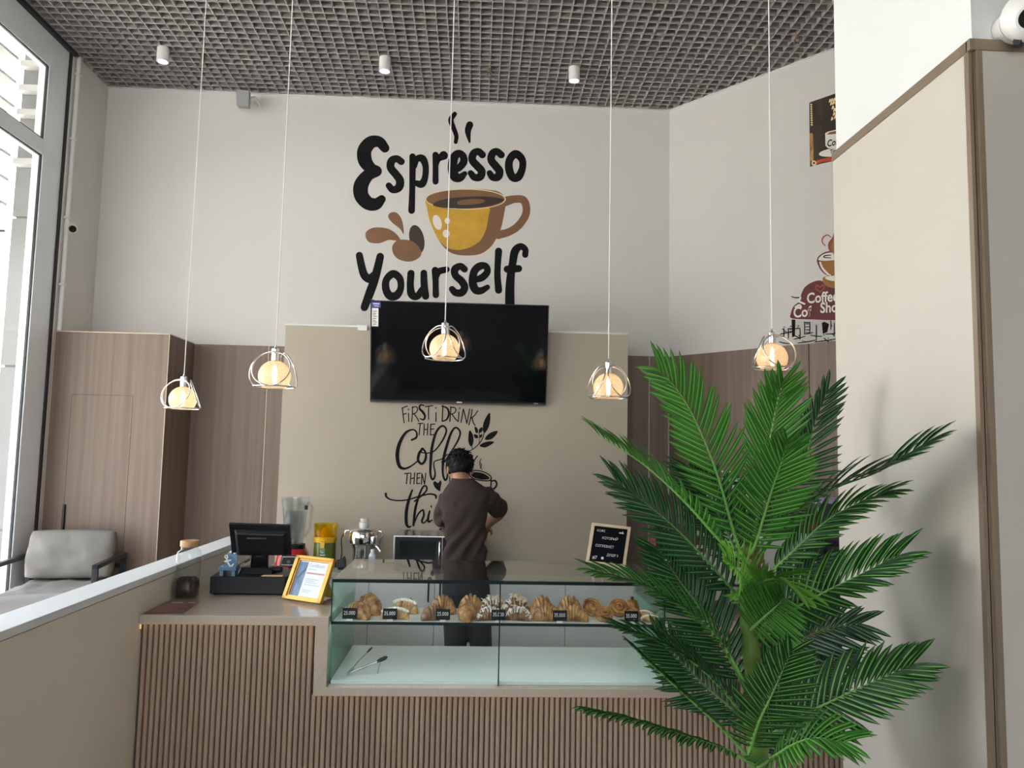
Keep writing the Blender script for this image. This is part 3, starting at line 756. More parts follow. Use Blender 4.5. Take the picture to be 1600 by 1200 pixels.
strip(CX0+.002, CX1-.002, CY0-.004, CY0+.001, CZS-.0115, CZS+.0005)
strip(.1225, .1275, CY0-.003, CY0+g_, CZ0+.001, CZS-.012)
strip(.1225, .1275, CY0-.002, CY0+g_, CZS+.001, CZT-g_-.001)
strip(CX0, CX0+.004, CY0-.003, CY0, CZS+.001, CZT-.011)
strip(CX1-.004, CX1, CY0-.003, CY0, CZS+.001, CZT-.011)

# ------------------------------------------------------------------ pastries
def crust(name, a, b_, c, sc=38):
    m = mat(name, a, 0.42, coat=0.15); t = m.node_tree; bs = t.nodes['Principled BSDF']
    tcn = t.nodes.new('ShaderNodeTexCoord'); n = t.nodes.new('ShaderNodeTexNoise'); n.inputs['Scale'].default_value = sc; n.inputs['Detail'].default_value = 5
    t.links.new(tcn.outputs['Object'], n.inputs['Vector']); r_ = t.nodes.new('ShaderNodeValToRGB')
    r_.color_ramp.elements[0].position = 0.36; r_.color_ramp.elements[0].color = (*b_, 1); r_.color_ramp.elements[1].position = 0.66; r_.color_ramp.elements[1].color = (*c, 1)
    q = r_.color_ramp.elements.new(0.5); q.color = (*a, 1)
    t.links.new(n.outputs['Fac'], r_.inputs[0]); t.links.new(r_.outputs[0], bs.inputs['Base Color'])
    n2 = t.nodes.new('ShaderNodeTexNoise'); n2.inputs['Scale'].default_value = 160; t.links.new(tcn.outputs['Object'], n2.inputs['Vector'])
    bp = t.nodes.new('ShaderNodeBump'); bp.inputs['Strength'].default_value = 0.4; bp.inputs['Distance'].default_value = 0.002
    t.links.new(n2.outputs['Fac'], bp.inputs['Height']); t.links.new(bp.outputs[0], bs.inputs['Normal'])
    return m
M_CRO = crust('croissant_crust', (0.40, 0.185, 0.055), (0.20, 0.075, 0.02), (0.58, 0.33, 0.12))
M_CROL = crust('light_croissant_crust', (0.55, 0.31, 0.12), (0.35, 0.16, 0.05), (0.70, 0.47, 0.22))
M_CROD = crust('dark_croissant_crust', (0.20, 0.085, 0.03), (0.11, 0.04, 0.015), (0.36, 0.17, 0.06))
M_ROLL = crust('glazed_roll_crust', (0.36, 0.145, 0.03), (0.16, 0.055, 0.012), (0.56, 0.29, 0.08), 26)
M_SUGAR = mat('powdered_sugar', (0.82, 0.76, 0.68), 0.85, bump=0.6, bump_scale=300)
M_ALMOND = mat('flaked_almond', (0.74, 0.60, 0.40), 0.7)
M_CREAMF = mat('white_cream', (0.86, 0.82, 0.76), 0.6)
def pose(b, loc, rz, tilt=0.0, roll=0.0):
    b.M = Matrix.Translation(loc) @ Matrix.Rotation(R(tilt), 4, 'X') @ Matrix.Rotation(R(roll), 4, 'Y') @ Matrix.Rotation(R(rz), 4, 'Z')
def croissant_mesh(b, L=0.075, rad=0.031, bend=0.028, ridges=7, high=1.15, seed=0):
    """crescent: segments step up towards the middle, horns thin and turned in"""
    rr = random.Random(seed); N = 43; n = 14; rings = []
    for k in range(N):
        s = -1+2*k/(N-1)
        env = max(0.0, 1-abs(s)**2.3)**0.75
        ph = (s+1)/2*ridges
        saw = 0.80+0.20*abs(math.sin(math.pi*ph))**0.55
        rd = max(0.004, rad*env*saw+0.003)
        cx = L*s*(1-0.12*s*s); cy = -bend*(s*s)
        tx, ty = L*(1-0.36*s*s), -2*bend*s
        l = math.hypot(tx, ty); nx, ny = -ty/l, tx/l
        ring = []
        for j in range(n):
            a = 2*math.pi*j/n
            wob = 1+0.05*math.sin(3*a+k*0.7+seed)
            oy = math.cos(a)*rd*wob; oz = math.sin(a)*rd*high*wob
            z = max(oz, -rd*0.62)+rd*0.62
            ring.append((cx+nx*oy, cy+ny*oy, z))
        rings.append(ring)
    b.loft(rings)
def roll_mesh(b, r=0.043, t=0.0088, turns=2.3, h=0.034):
    pts = []; rd = []; N = 60
    for k in range(N):
        u = k/(N-1); a = 2*math.pi*turns*u; rr_ = t*0.6+(r-t)*u
        pts.append((rr_*math.cos(a), rr_*math.sin(a), h*0.5+0.006*(1-u))); rd.append(t*(1.0 if u < .96 else .6))
    b.tube(pts, rd, 10)
    b.lathe([(0.004, 0.002), (r*0.90, 0.0), (r*0.97, h*0.3), (r*0.85, h*0.45), (0.004, h*0.55)], n=24)
def pastry(kind, x, y, rz, label, size=1.0, m=None, tilt=0, roll=0, topping=None, seed=0, z=None, **kw):
    z = CZS if z is None else z
    root = thing({'c': 'croissant', 'r': 'pastry_roll', 'f': 'filled_bun'}[kind], label, 'pastry', (x, y, z), {'c': 'croissants on the case shelf', 'r': 'pastry rolls on the case shelf', 'f': 'pastries on the case shelf'}[kind])
    b = MB(); pose(b, (x, y, z), rz, tilt, roll); b.M = b.M @ Matrix.Scale(size*(.88 if kind == 'c' else .95), 4)
    if kind == 'c': croissant_mesh(b, seed=seed, **kw)
    elif kind == 'r': roll_mesh(b, **kw)
    else: b.ball((0, 0, 0.022), (0.060, 0.034, 0.022), 20, 10)
    if tilt or roll:                       # keep its lowest point on whatever carries it
        lo = min(v[2] for v in b.v); b.v = [(v[0], v[1], v[2]+z-lo+0.0005) for v in b.v]
    body = b.build('crust', m or M_CRO, root, smooth=180)
    zt = max(v[2] for v in b.v); rr = random.Random(seed+9)
    tops = sorted(b.v, key=lambda v: -v[2])
    if topping in ('sugar', 'almond'):
        t_ = MB(); f_ = body.data
        for p in f_.polygons:
            if p.normal.z > 0.35 and (rr.random() < 0.82):
                t_.F([t_.P(f_.vertices[i].co+p.normal*0.0009) for i in p.vertices])
        t_.build('sugar_dusting', M_SUGAR, root)
    if topping == 'almond':
        t_ = MB()
        for k in range(26):
            v = Vector(tops[int(rr.random()**1.3*len(tops)*0.28)]); a = rr.uniform(0, 6.28)
            u = Vector((math.cos(a), math.sin(a), rr.uniform(-.5, .5)))*0.009*size; w_ = Vector((-math.sin(a), math.cos(a), rr.uniform(-.4, .8)))*0.006*size
            c_ = v+Vector((0, -0.001, 0.004)); nn = u.cross(w_).normalized()*0.0012
            t_.hexa([c_-u-w_-nn, c_+u-w_-nn, c_+u+w_-nn, c_-u+w_-nn, c_-u-w_+nn, c_+u-w_+nn, c_+u+w_+nn, c_-u+w_+nn])
        t_.build('almond_flakes', M_ALMOND, root)
    if topping == 'cream':
        t_ = MB()
        for k in range(9):
            u = -1+2*k/8; a = R(rz)
            t_.ball((x+0.05*u*size*math.cos(a)+0.012*math.sin(a), y+0.05*u*size*math.sin(a)-0.012*math.cos(a), zt-0.006-0.012*u*u), (0.011*size, 0.010*size, 0.008*size), 8, 6)
        t_.build('cream_filling', M_CREAMF, root)
    if topping == 'berry':
        t_ = MB(); t_.ball((x, y, zt+0.004), 0.0085, 10, 8); t_.build('berry', M_DBROWN, root)
    return root
P = pastry
P('c', -.485, 3.43, -28, 'large golden croissant behind the leftmost price tag', 1.05, M_CRO, seed=1, rad=0.040, high=1.25)
P('c', -.452, 3.53, -35, 'golden croissant at the back of the leftmost group, its dark horn pointing right', 1.1, M_CRO, seed=2, rad=0.043, high=1.4)
P('c', -.325, 3.43, 2, 'pale croissant split and filled with white cream behind the second price tag from the left', 1.0, M_CROL, topping='cream', seed=3, rad=0.030)
P('c', -.290, 3.56, -20, 'pale cream croissant at the back of the second group from the left', 1.0, M_CROL, topping='cream', seed=4, rad=0.036, high=1.3)
P('c', -.155, 3.42, 12, 'dark brown croissant lying at the front, left of the third price tag', 1.0, M_CROD, seed=5, rad=0.039, high=1.15)
P('c', -.125, 3.54, 5, 'ridged golden croissant standing behind the dark brown croissant', .95, M_CRO, seed=6, rad=0.045, high=1.5)
P('c', -.015, 3.42, 78, 'plump brown croissant end on, right of the third price tag', .95, M_CRO, seed=7, rad=0.044, high=1.2)
P('c', .000, 3.545, 8, 'tall golden croissant behind the plump end on croissant', .95, M_CRO, seed=8, rad=0.046, high=1.55)
P('c', .085, 3.43, 10, 'sugar dusted croissant in front, just left of the middle post of the case', 1.02, M_CROD, topping='sugar', seed=9, rad=0.034)
P('c', .098, 3.55, 4, 'sugared croissant with almonds behind the dusted one, left of the middle post', 1.0, M_CROD, topping='almond', seed=10, rad=0.042, high=1.4)
P('c', .210, 3.43, -14, 'sugar dusted croissant in front, right of the middle post of the case', 1.0, M_CROD, topping='sugar', seed=11, rad=0.035)
P('c', .205, 3.555, 6, 'almond topped sugared croissant at the back, right of the middle post', 1.02, M_CROD, topping='almond', seed=12, rad=0.042, high=1.4)
P('c', .335, 3.43, -6, 'ridged brown croissant left of the fifth price tag', 1.0, M_CRO, seed=13, rad=0.041, high=1.25, ridges=8)
P('c', .322, 3.55, 0, 'brown croissant with split crown behind the ridged one', .9, M_CRO, seed=14, rad=0.046, high=1.55, ridges=5)
P('c', .455, 3.43, -12, 'golden croissant behind the fifth price tag from the left', 1.0, M_CRO, seed=15, rad=0.041)
P('c', .448, 3.55, -4, 'tall caramel croissant behind the one with the fifth price tag', .92, M_CRO, seed=16, rad=0.047, high=1.55)
P('r', .585, 3.425, 30, 'round glazed roll lying at the front, left of the roll pair by the last tag', 1.0, M_ROLL, tilt=30)
P('r', .545, 3.535, 80, 'round glazed roll leaning behind the front glazed roll', 1.05, M_ROLL, tilt=48, roll=8)
P('r', .712, 3.425, 200, 'glazed roll in front beside the rightmost price tag', 1.0, M_ROLL, tilt=30)
P('r', .670, 3.525, 140, 'glazed roll leaning at the back beside the white plate', 1.08, M_ROLL, tilt=48, roll=-6)
P('f', .785, 3.42, 4, 'flat pale filled bun lying behind the rightmost price tag', .82, M_CROL, topping='cream')
P('f', .790, 3.54, -16, 'pale filled bun behind the flat one at the right end of the shelf', .72, M_CROL, topping='cream', seed=3)
pl = thing('plate', 'small white plate at the back right of the pastry shelf', 'plate', (.715, 3.615, CZS))
b = MB(); b.lathe([(.028, .001), (.034, .004), (.060, .011), (.062, .013), (.034, .007), (.004, .006)], (.745, 3.603, CZS), 32); b.build('dish', M_CREAM, pl, smooth=60)
pl.location = (.745, 3.603, CZS); pl.children[0].matrix_parent_inverse = Matrix.Translation((-.745, -3.603, -CZS))
bun = thing('topped_bun', 'tall brown bun with a dark berry on the white plate', 'pastry', (.745, 3.603, CZS+.007), 'pastries on the case shelf')
b = MB(); b.lathe([(.004, 0), (.030, .001), (.036, .014), (.033, .028), (.030, .031), (.030, .036), (.022, .050), (.004, .054)], (.745, 3.603, CZS+.0074), 20); b.build('crust', M_ROLL, bun, smooth=180)
b = MB(); b.ball((.745, 3.603, CZS+.067), .0085, 12, 8); b.build('berry', M_DBROWN, bun)

# price tags in little clear stands
M_TAG = mat('black_tag_card', (0.004, 0.0045, 0.006), 0.6, spec=.2)
M_CHALK = mat('white_chalk_ink', (0.82, 0.82, 0.80), 0.8)
for k, (px_, txt, who) in enumerate(((546, '25.000', 'leftmost black price tag reading 25.000, below the large golden croissant'), (609, '35.000', 'black price tag reading 35.000 in front of the pale cream croissants'), (692, '25.000', 'black price tag reading 25.000 between dark and plump croissants'),
                              (779, '35.000', 'black price tag reading 35.000 in front of the middle post'), (875, '35.000', 'black price tag reading 35.000 in front of the tall caramel croissant'), (987, '35.000', 'rightmost black price tag reading 35.000, in front of the pale buns'))):
    x = aY(px_, 965, 3.378).x; root = thing('price_tag', who, 'price tag', (x, 3.382, CZS), 'price tags in the display case')
    b = MB(); b.M = Matrix.Translation((x, 3.382, CZS+.0295)) @ Matrix.Rotation(R(-12), 4, 'X'); b.cbox((0, 0, 0), (.061, .0016, .044)); b.build('card', M_TAG, root)
    b = MB(); b.hexa([(x-.014, 3.375, CZS+.0005), (x+.014, 3.375, CZS+.0005), (x+.014, 3.392, CZS+.0005), (x-.014, 3.392, CZS+.0005), (x-.012, 3.3785, CZS+.0085), (x+.012, 3.3785, CZS+.0085), (x+.012, 3.383, CZS+.0085), (x-.012, 3.383, CZS+.0085)]); b.build('stand', M_LIGHTP, root)
    a = R(12); text_on(txt, (x-.0255, 3.3812, CZS+.024), (1, 0, 0), (0, math.sin(a), math.cos(a)), .0225, M_CHALK, root, lift=.0012, sx=.80)
# tongs leaning in the lower left corner
tg = thing('tongs', 'steel pastry tongs lying in the lower left of the display case', 'tongs', (-.47, 3.5, CZ0+.017))
h0 = Vector((-.515, 3.43, CZ0+.030))
for nm, p1, pm in (('arm', (-.455, 3.60, CZ0+.082), (-.49, 3.51, CZ0+.055)), ('arm', (-.385, 3.475, CZ0+.075), (-.46, 3.46, CZ0+.045))):
    b = MB(); b.tube([h0, pm, p1], [.004, .006, .0045], 8, flat=.4); ar = b.build(nm, M_STEEL, tg, smooth=60)
    p1 = Vector(p1); d = (p1-Vector(pm)).normalized(); b = MB(); b.tube([p1-d*.018, p1, p1+d*.02, p1+d*.03], [.006, .010, .010, .003], 8, flat=.45); b.build('grip_tip', M_BLACK, ar, smooth=60)
b = MB(); b.tube([h0+Vector((-.004, -.004, -.002)), h0+Vector((.012, .03, .012))], .006, 10); b.build('hinge', M_STEEL, tg)
b = MB(); b.tube([(-.385, 3.475, CZ0+.074), (-.398, 3.47, CZ0+.017)], .0025, 6); b.build('prop_wire', M_STEEL, tg)

# ------------------------------------------------------------------ things on the counter
# jar
jx, jy = -1.312, 3.70
jr = thing('glass_jar', 'tall glass jar of coffee beans with a wooden lid on the counter', 'jar', (jx, jy, KT))
def sq_ring(r, z, n=28, p=3.4):
    out = []
    for k in range(n):
        a = 2*math.pi*k/n; c, s_ = math.cos(a), math.sin(a); q = (abs(c)**p+abs(s_)**p)**(-1/p)
        out.append((jx+c*q*r, jy+s_*q*r, z))
    return out
b = MB(); b.loft([sq_ring(.042, KT+.001), sq_ring(.050, KT+.006), sq_ring(.050, KT+.205), sq_ring(.046, KT+.216), sq_ring(.039, KT+.222, p=2.2), sq_ring(.038, KT+.235, p=2), sq_ring(.0355, KT+.235, p=2), sq_ring(.0365, KT+.222, p=2.2), sq_ring(.0435, KT+.214), sq_ring(.0475, KT+.204), sq_ring(.0475, KT+.010), sq_ring(.02, KT+.009)])
b.build('glass_body', M_GLASS, jr, smooth=60)
M_LID = wood('bamboo_lid', (0.36, 0.20, 0.085), (0.48, 0.29, 0.14), 0.5, (90, 90, 20))
b = MB(); b.lathe([(.001, .236), (.041, .236), (.042, .238), (.042, .261), (.040, .264), (.001, .264)], (jx, jy, KT), 32); b.build('lid', M_LID, jr, smooth=40)
M_BEAN = mat('coffee_bean', (0.030, 0.015, 0.011), 0.35, bump=0.3, bump_scale=80)
b = MB(); rr = random.Random(3); b.loft([sq_ring(.045, KT+.0105), sq_ring(.0462, KT+.014), sq_ring(.0462, KT+.083), sq_ring(.043, KT+.086)])
for k in range(150):
    a = rr.uniform(0, 6.28); r_ = .042*math.sqrt(rr.random()); b.ball((jx+r_*math.cos(a), jy+r_*math.sin(a), KT+.087+rr.uniform(0, .006)), (.005, .0037, .0035), 6, 4)
o = b.build('coffee_beans', M_BEAN, jr, smooth=60); o['kind'] = 'stuff'
# menu leaflet
mp = thing('menu_card', 'maroon printed menu card lying flat at the left end of the counter', 'menu', (-1.29, 3.47, KT))
b = MB(); b.hexa([(-1.362, 3.355, KT+.0006), (-1.205, 3.362, KT+.0006), (-1.222, 3.60, KT+.0006), (-1.366, 3.60, KT+.0006), (-1.362, 3.355, KT+.0022), (-1.205, 3.362, KT+.0022), (-1.222, 3.60, KT+.0022), (-1.366, 3.60, KT+.0022)]); b.build('card', mat('maroon_card', (0.16, 0.055, 0.055), 0.35), mp)
b = MB(); rr = random.Random(8)
for k in range(11):
    y = 3.385+k*.0175; b.box(-1.35, -1.35+rr.uniform(.06, .12), y, y+.005, KT+.0023, KT+.0027)
b.build('print_lines', mat('faded_red_ink', (0.45, 0.22, 0.20), 0.5), mp)
b = MB(); b.box(-1.335, -1.285, 3.575, 3.590, KT+.0023, KT+.0028); b.box(-1.262, -1.232, 3.578, 3.588, KT+.0023, KT+.0028); b.build('heading', M_OFFW, mp)
# cash drawer + till
cd = thing('cash_drawer', 'flat black cash drawer under the till screen', 'cash drawer', (-1.06, 3.93, KT))
b = MB(); b.hexa([(-1.238, 3.782, KT+.006), (-.886, 3.786, KT+.006), (-.862, 4.10, KT+.006), (-1.262, 4.10, KT+.006), (-1.238, 3.782, KT+.086), (-.886, 3.786, KT+.086), (-.862, 4.10, KT+.086), (-1.262, 4.10, KT+.086)])
b.build('body', M_BLACK, cd, bevel=0.004)
for x, y in ((-1.215, 3.80), (-.91, 3.80), (-1.23, 4.0), (-.89, 4.0)):
    b = MB(); b.cyl((x, y, KT), (x, y, KT+.008), .010, n=10); b.build('foot', M_BLACKM, cd)
ZD = KT+.086
ti = thing('till', 'black touchscreen till seen from behind on its stand', 'till', (-1.045, 3.93, ZD))
M_BLK2 = mat('soft_black_plastic', (0.005, 0.0055, 0.008), 0.36, spec=.35)
b = MB(); b.hexa([(-1.135, 3.86, ZD), (-.965, 3.86, ZD), (-.955, 4.04, ZD), (-1.145, 4.04, ZD), (-1.125, 3.875, ZD+.032), (-.975, 3.875, ZD+.032), (-.975, 4.02, ZD+.022), (-1.125, 4.02, ZD+.022)]); b.build('base', M_BLK2, ti, bevel=.006)
b = MB(); b.cyl((-.985, 3.90, ZD+.018), (-.93, 3.895, ZD+.020), .016, .012, 14); b.build('hinge_cap', M_BLK2, ti)
b = MB(); b.hexa([(-1.083, 3.885, ZD+.025), (-1.000, 3.885, ZD+.025), (-1.000, 3.912, ZD+.025), (-1.083, 3.912, ZD+.025), (-1.064, 3.835, ZD+.165), (-.988, 3.835, ZD+.165), (-.988, 3.862, ZD+.165), (-1.064, 3.862, ZD+.165)]); nk = b.build('neck', M_BLK2, ti, bevel=.004)
M_DGREY = mat('dark_grey_print', (0.07, 0.072, 0.078), 0.5)
nrm = Vector((0, -.942, -.336)); yd = Vector((0.14, -.336, .942))
def nkp(u, v): return Vector((-1.083+.019*v+u*(.083-.007*v), 3.885-.05*v, ZD+.025+.14*v))+nrm*.001
b = MB(); b.tube([nkp(.5+.17*math.cos(a), .66+.09*math.sin(a)) for a in [2*math.pi*k/16 for k in range(16)]], .0012, 5, closed=True); b.tube([nkp(.42, .63), nkp(.5, .70), nkp(.58, .63)], .0012, 5); b.build('emblem', M_DGREY, nk)
for v, u0, u1 in ((.50, .2, .82), (.42, .32, .7)):
    b = MB(); b.hexa([nkp(u0, v), nkp(u1, v), nkp(u1, v)+nrm*.0005, nkp(u0, v)+nrm*.0005, nkp(u0, v+.035), nkp(u1, v+.035), nkp(u1, v+.035)+nrm*.0005, nkp(u0, v+.035)+nrm*.0005]); b.build('imprint', M_DGREY, nk)
# screen, back towards us, leaning
A = [aY(357, 818, 3.795), aY(453, 821, 3.795), aY(455, 868, 3.865), aY(362, 868, 3.865)]
sn = (A[3]-A[0]).cross(A[1]-A[0]).normalized(); sn = sn if sn.y > 0 else -sn
b = MB(); b.hexa([A[3], A[2], A[2]+sn*.014, A[3]+sn*.014, A[0], A[1], A[1]+sn*.014, A[0]+sn*.014]); b.build('screen_housing', M_BLK2, ti, bevel=.004)
def quad(u, v): return (A[0]*(1-u)+A[1]*u)*(1-v)+(A[3]*(1-u)+A[2]*u)*v
b = MB(); k_ = -sn*.020; b.hexa([quad(.14, .96)+k_*.6, quad(.9, .96)+k_*.6, quad(.95, .98), quad(.08, .98), quad(.14, .27)+k_, quad(.9, .27)+k_, quad(.95, .16), quad(.08, .16)]); b.build('rear_cover', M_BLK2, ti, bevel=.005)
b = MB(); b.hexa([quad(.3, .40)-sn*.0195, quad(.62, .40)-sn*.0195, quad(.62, .40)-sn*.0215, quad(.3, .40)-sn*.0215, quad(.3, .36)-sn*.0195, quad(.62, .36)-sn*.0195, quad(.62, .36)-sn*.0215, quad(.3, .36)-sn*.0215]); b.build('vent', M_DGREY, ti)
tc_ = thing('till_cable', 'thin black cable running from the till behind the framed certificate', 'cable', (-.80, 4.02, KT))
b = MB(); b.tube([tuple(v) for v in spline([(-.935, 4.05, ZD+.004), (-.895, 4.06, ZD+.012), (-.845, 4.03, ZD-.01), (-.815, 4.0, KT+.03), (-.79, 3.97, KT+.004), (-.74, 3.96, KT+.004)], 6)], .0028, 6); b.build('lead', M_BLACKM, tc_)
# card on the drawer
b = MB(); b.hexa([(-1.005, 3.800, ZD+.0008), (-.905, 3.802, ZD+.0008), (-.912, 3.845, ZD+.0008), (-1.0, 3.840, ZD+.0008), (-1.005, 3.800, ZD+.0028), (-.905, 3.802, ZD+.0028), (-.912, 3.845, ZD+.0028), (-1.0, 3.840, ZD+.0028)])
tag(b.build('paper_slip', mat('straw_paper', (0.70, 0.52, 0.28), 0.6), bevel=0), 'straw coloured paper slip lying on the black cash drawer', 'paper')
# blue holder with anchor
bh = thing('phone_holder', 'small blue holder with white anchor on the cash drawer', 'holder', (-1.165, 3.83, ZD))
M_BLUE = mat('dusty_blue', (0.085, 0.19, 0.30), 0.5)
for x in (-1.20, -1.145):
    b = MB(); b.box(x, x+.016, 3.800, 3.85, ZD, ZD+.028); b.build('foot', M_BLUE, bh)
b = MB(); b.box(-1.206, -1.122, 3.795, 3.86, ZD+.026, ZD+.046); b.build('ledge', M_BLUE, bh, bevel=.003)
b = MB(); b.hexa([(-1.192, 3.845, ZD+.046), (-1.134, 3.845, ZD+.046), (-1.134, 3.856, ZD+.046), (-1.192, 3.856, ZD+.046), (-1.186, 3.865, ZD+.104), (-1.140, 3.865, ZD+.104), (-1.140, 3.874, ZD+.104), (-1.186, 3.874, ZD+.104)]); b.build('back_plate', M_BLUE, bh, bevel=.002)
b = MB(); y = 3.800
b.tube([(-1.170, y, ZD+.085), (-1.166, y, ZD+.068), (-1.150, y, ZD+.043)], .0042, 6)
b.tube([(-1.192, y, ZD+.046), (-1.178, y, ZD+.040), (-1.150, y, ZD+.043), (-1.135, y, ZD+.058)], .0042, 6)
b.tube([(-1.180, y, ZD+.068), (-1.150, y, ZD+.076)], .0038, 6)
b.tube([(-1.172+.007*math.cos(a), y, ZD+.091+.007*math.sin(a)) for a in [2*math.pi*k/10 for k in range(10)]], .003, 6, closed=True)
b.build('anchor', M_CREAM, bh, smooth=60)
b = MB()
for dx, dz in ((-.012, 0), (0, .004), (.012, -.002), (.004, -.006)): b.ball((-1.158+dx, 3.862, ZD+.106+dz), (.008, .004, .005), 8, 6)
b.build('shell_ornament', M_CREAM, bh, smooth=60)
b = MB(); b.tube([(-1.126, 3.82, ZD+.045), (-1.11, 3.822, ZD+.056), (-1.09, 3.825, ZD+.066)], .0018, 6); b.tube([(-1.092, 3.825, ZD+.064), (-1.07, 3.828, ZD+.078)], .006, 8); b.build('pen_lead', M_BLACKM, bh)
# certificate in a gilt frame
cf = thing('framed_certificate', 'gold framed certificate leaning on the counter by the display case', 'picture frame', (-.76, 3.68, KT))
F0, F1 = Vector((-.868, 3.70, KT+.001)), Vector((-.668, 3.575, KT+.001))
F3 = aY(467, 869, 3.80); F2 = F1+(F3-F0)
fx = (F1-F0); fz = (F3-F0); fn = fx.cross(fz).normalized(); fn = fn if fn.y < 0 else -fn
def fp(u, v, d=0.0): return F0+fx*u+fz*v+fn*d
M_GILT = mat('gold_frame', (0.62, 0.33, 0.055), 0.32, metal=0.35, noise_amt=0.1, noise_scale=40)
def fbox(u0, u1, v0, v1, d0, d1, name, m, par):
    b = MB(); b.hexa([fp(u0, v0, d0), fp(u1, v0, d0), fp(u1, v1, d0), fp(u0, v1, d0), fp(u0, v0, d1), fp(u1, v0, d1), fp(u1, v1, d1), fp(u0, v1, d1)]); return b.build(name, m, par)
b = MB()
for sh, d0, d1 in ((0, 0, .018), (.045, 0, .012)):
    w_ = .08 if sh == 0 else .07
    b.mi = 0
    for (u0, u1, v0, v1) in ((sh, 1-sh, sh, sh+w_*.75), (sh, 1-sh, 1-sh-w_*.75, 1-sh), (sh, sh+w_, sh, 1-sh), (1-sh-w_, 1-sh, sh, 1-sh)):
        b.hexa([fp(u0, v0, d0), fp(u1, v0, d0), fp(u1, v1, d0), fp(u0, v1, d0), fp(u0, v0, d1), fp(u1, v0, d1), fp(u1, v1, d1), fp(u0, v1, d1)])
b.build('frame', M_GILT, cf)
M_PAPER = mat('white_paper', (0.80, 0.83, 0.88), 0.3)
M_SKY = mat('slate_blue_print', (0.13, 0.22, 0.38), 0.4, noise_amt=0.3, noise_scale=30); M_PINK = mat('pink_print', (0.62, 0.30, 0.30), 0.5); M_TEXT = mat('grey_blue_print', (0.35, 0.42, 0.52), 0.5)
pg = fbox(.1, .9, .09, .91, .001, .004, 'certificate', M_PAPER, cf)
fbox(.13, .34, .10, .88, .0041, .0045, 'photo_band', M_SKY, pg)
b = MB(); b.hexa([fp(.14, .50, .0046), fp(.2, .46, .0046), fp(.33, .70, .0046), fp(.33, .78, .0046), fp(.14, .50, .0049), fp(.2, .46, .0049), fp(.33, .70, .0049), fp(.33, .78, .0049)]); b.build('photo_shape', mat('deep_blue_print', (0.05, 0.10, 0.2), 0.4), pg)
text_on('Certificate', fp(.38, .78, .0042), fx, fz, .024, M_TEXT, pg, sx=.95)
for v, u0, u1, m_ in ((.72, .38, .60, M_TEXT), (.62, .37, .84, M_PINK), (.50, .40, .72, M_TEXT), (.46, .40, .66, M_TEXT), (.42, .40, .70, M_TEXT), (.37, .40, .80, M_TEXT), (.25, .40, .62, M_TEXT), (.21, .40, .58, M_TEXT)):
    fbox(u0, u1, v, v+(.035 if m_ is M_PINK else .010), .0041, .0044, 'print_line', m_, pg)
b = MB(); q = fp(.72, .72, -.002); b.hexa([fp(.55, .2, -.003), fp(.72, .2, -.003), fp(.72, .75, -.003), fp(.55, .75, -.003), Vector((-.665, 3.745, KT+.001)), Vector((-.632, 3.725, KT+.001)), fp(.72, .75, -.006), fp(.55, .75, -.006)]); b.build('easel_back', M_GILT, cf)

# letter board on its easel, standing on the case
lb = thing('letter_board', 'black letter board in a pale wooden frame on a small easel atop the display case', 'letter board', (.63, 3.6, CZT))
L0, L1, L3 = aY(915, 880, 3.565), aY(976, 887, 3.565), aY(925, 817, 3.605)
lx = L1-L0; lz = L3-L0; ln = lx.cross(lz).normalized(); ln = ln if ln.y < 0 else -ln
def lp(u, v, d=0.0): return L0+lx*u+lz*v+ln*d
def lbox(u0, u1, v0, v1, d0, d1, name, m, par):
    b = MB(); b.hexa([lp(u0, v0, d0), lp(u1, v0, d0), lp(u1, v1, d0), lp(u0, v1, d0), lp(u0, v0, d1), lp(u1, v0, d1), lp(u1, v1, d1), lp(u0, v1, d1)]); return b.build(name, m, par, bevel=0)
M_PINE = wood('pale_pine', (0.70, 0.53, 0.34), (0.80, 0.64, 0.45), 0.5, (60, 60, 8))
b = MB()
for (u0, u1, v0, v1) in ((0, 1, 0, .065), (0, 1, .935, 1), (0, .07, .065, .935), (.93, 1, .065, .935)):
    b.hexa([lp(u0, v0, 0), lp(u1, v0, 0), lp(u1, v1, 0), lp(u0, v1, 0), lp(u0, v0, .012), lp(u1, v0, .012), lp(u1, v1, .012), lp(u0, v1, .012)])
b.build('frame', M_PINE, lb)
bd = lbox(.07, .93, .065, .935, .001, .006, 'board', mat('black_felt', (0.004, 0.0045, 0.008), 0.9, spec=.2), lb)
for txt, u, v, sz in (('КОФЕ', .15, .80, .0150), ('КОТОРЫЙ', .31, .63, .0160), ('СОГРЕВАЕТ', .17, .43, .0160), ('ДУШУ 3', .49, .23, .0155), ('#7', .14, .125, .022)):
    text_on(txt, lp(u, v, .0062), lx, lz, sz, M_CHALK, bd, lift=0.0004, sx=.92)
b = MB(); c_ = lp(.395, .165, .0066); b.tube([c_, c_+ln*.001], .0062, 14); b.build('dot', M_CHALK, bd)
b = MB(); ux = lx.normalized(); uz = lz.normalized(); c_ = lp(.72, .81, .0064)
for p_ in (((0, 0), (.014, 0), (.012, .006), (.002, .006)), ((.010, 0), (.024, 0), (.017, .012))):
    I_ = [c_+ux*x+uz*z for x, z in p_]; n_ = len(I_); i0 = [b.P(v) for v in I_]; i1 = [b.P(v+ln*.0008) for v in I_]; b.F(i0[::-1]); b.F(i1)
    for k in range(n_): b.F((i0[k], i0[(k+1) % n_], i1[(k+1) % n_], i1[k]))
b.build('logo', M_CHALK, bd)
es = lb
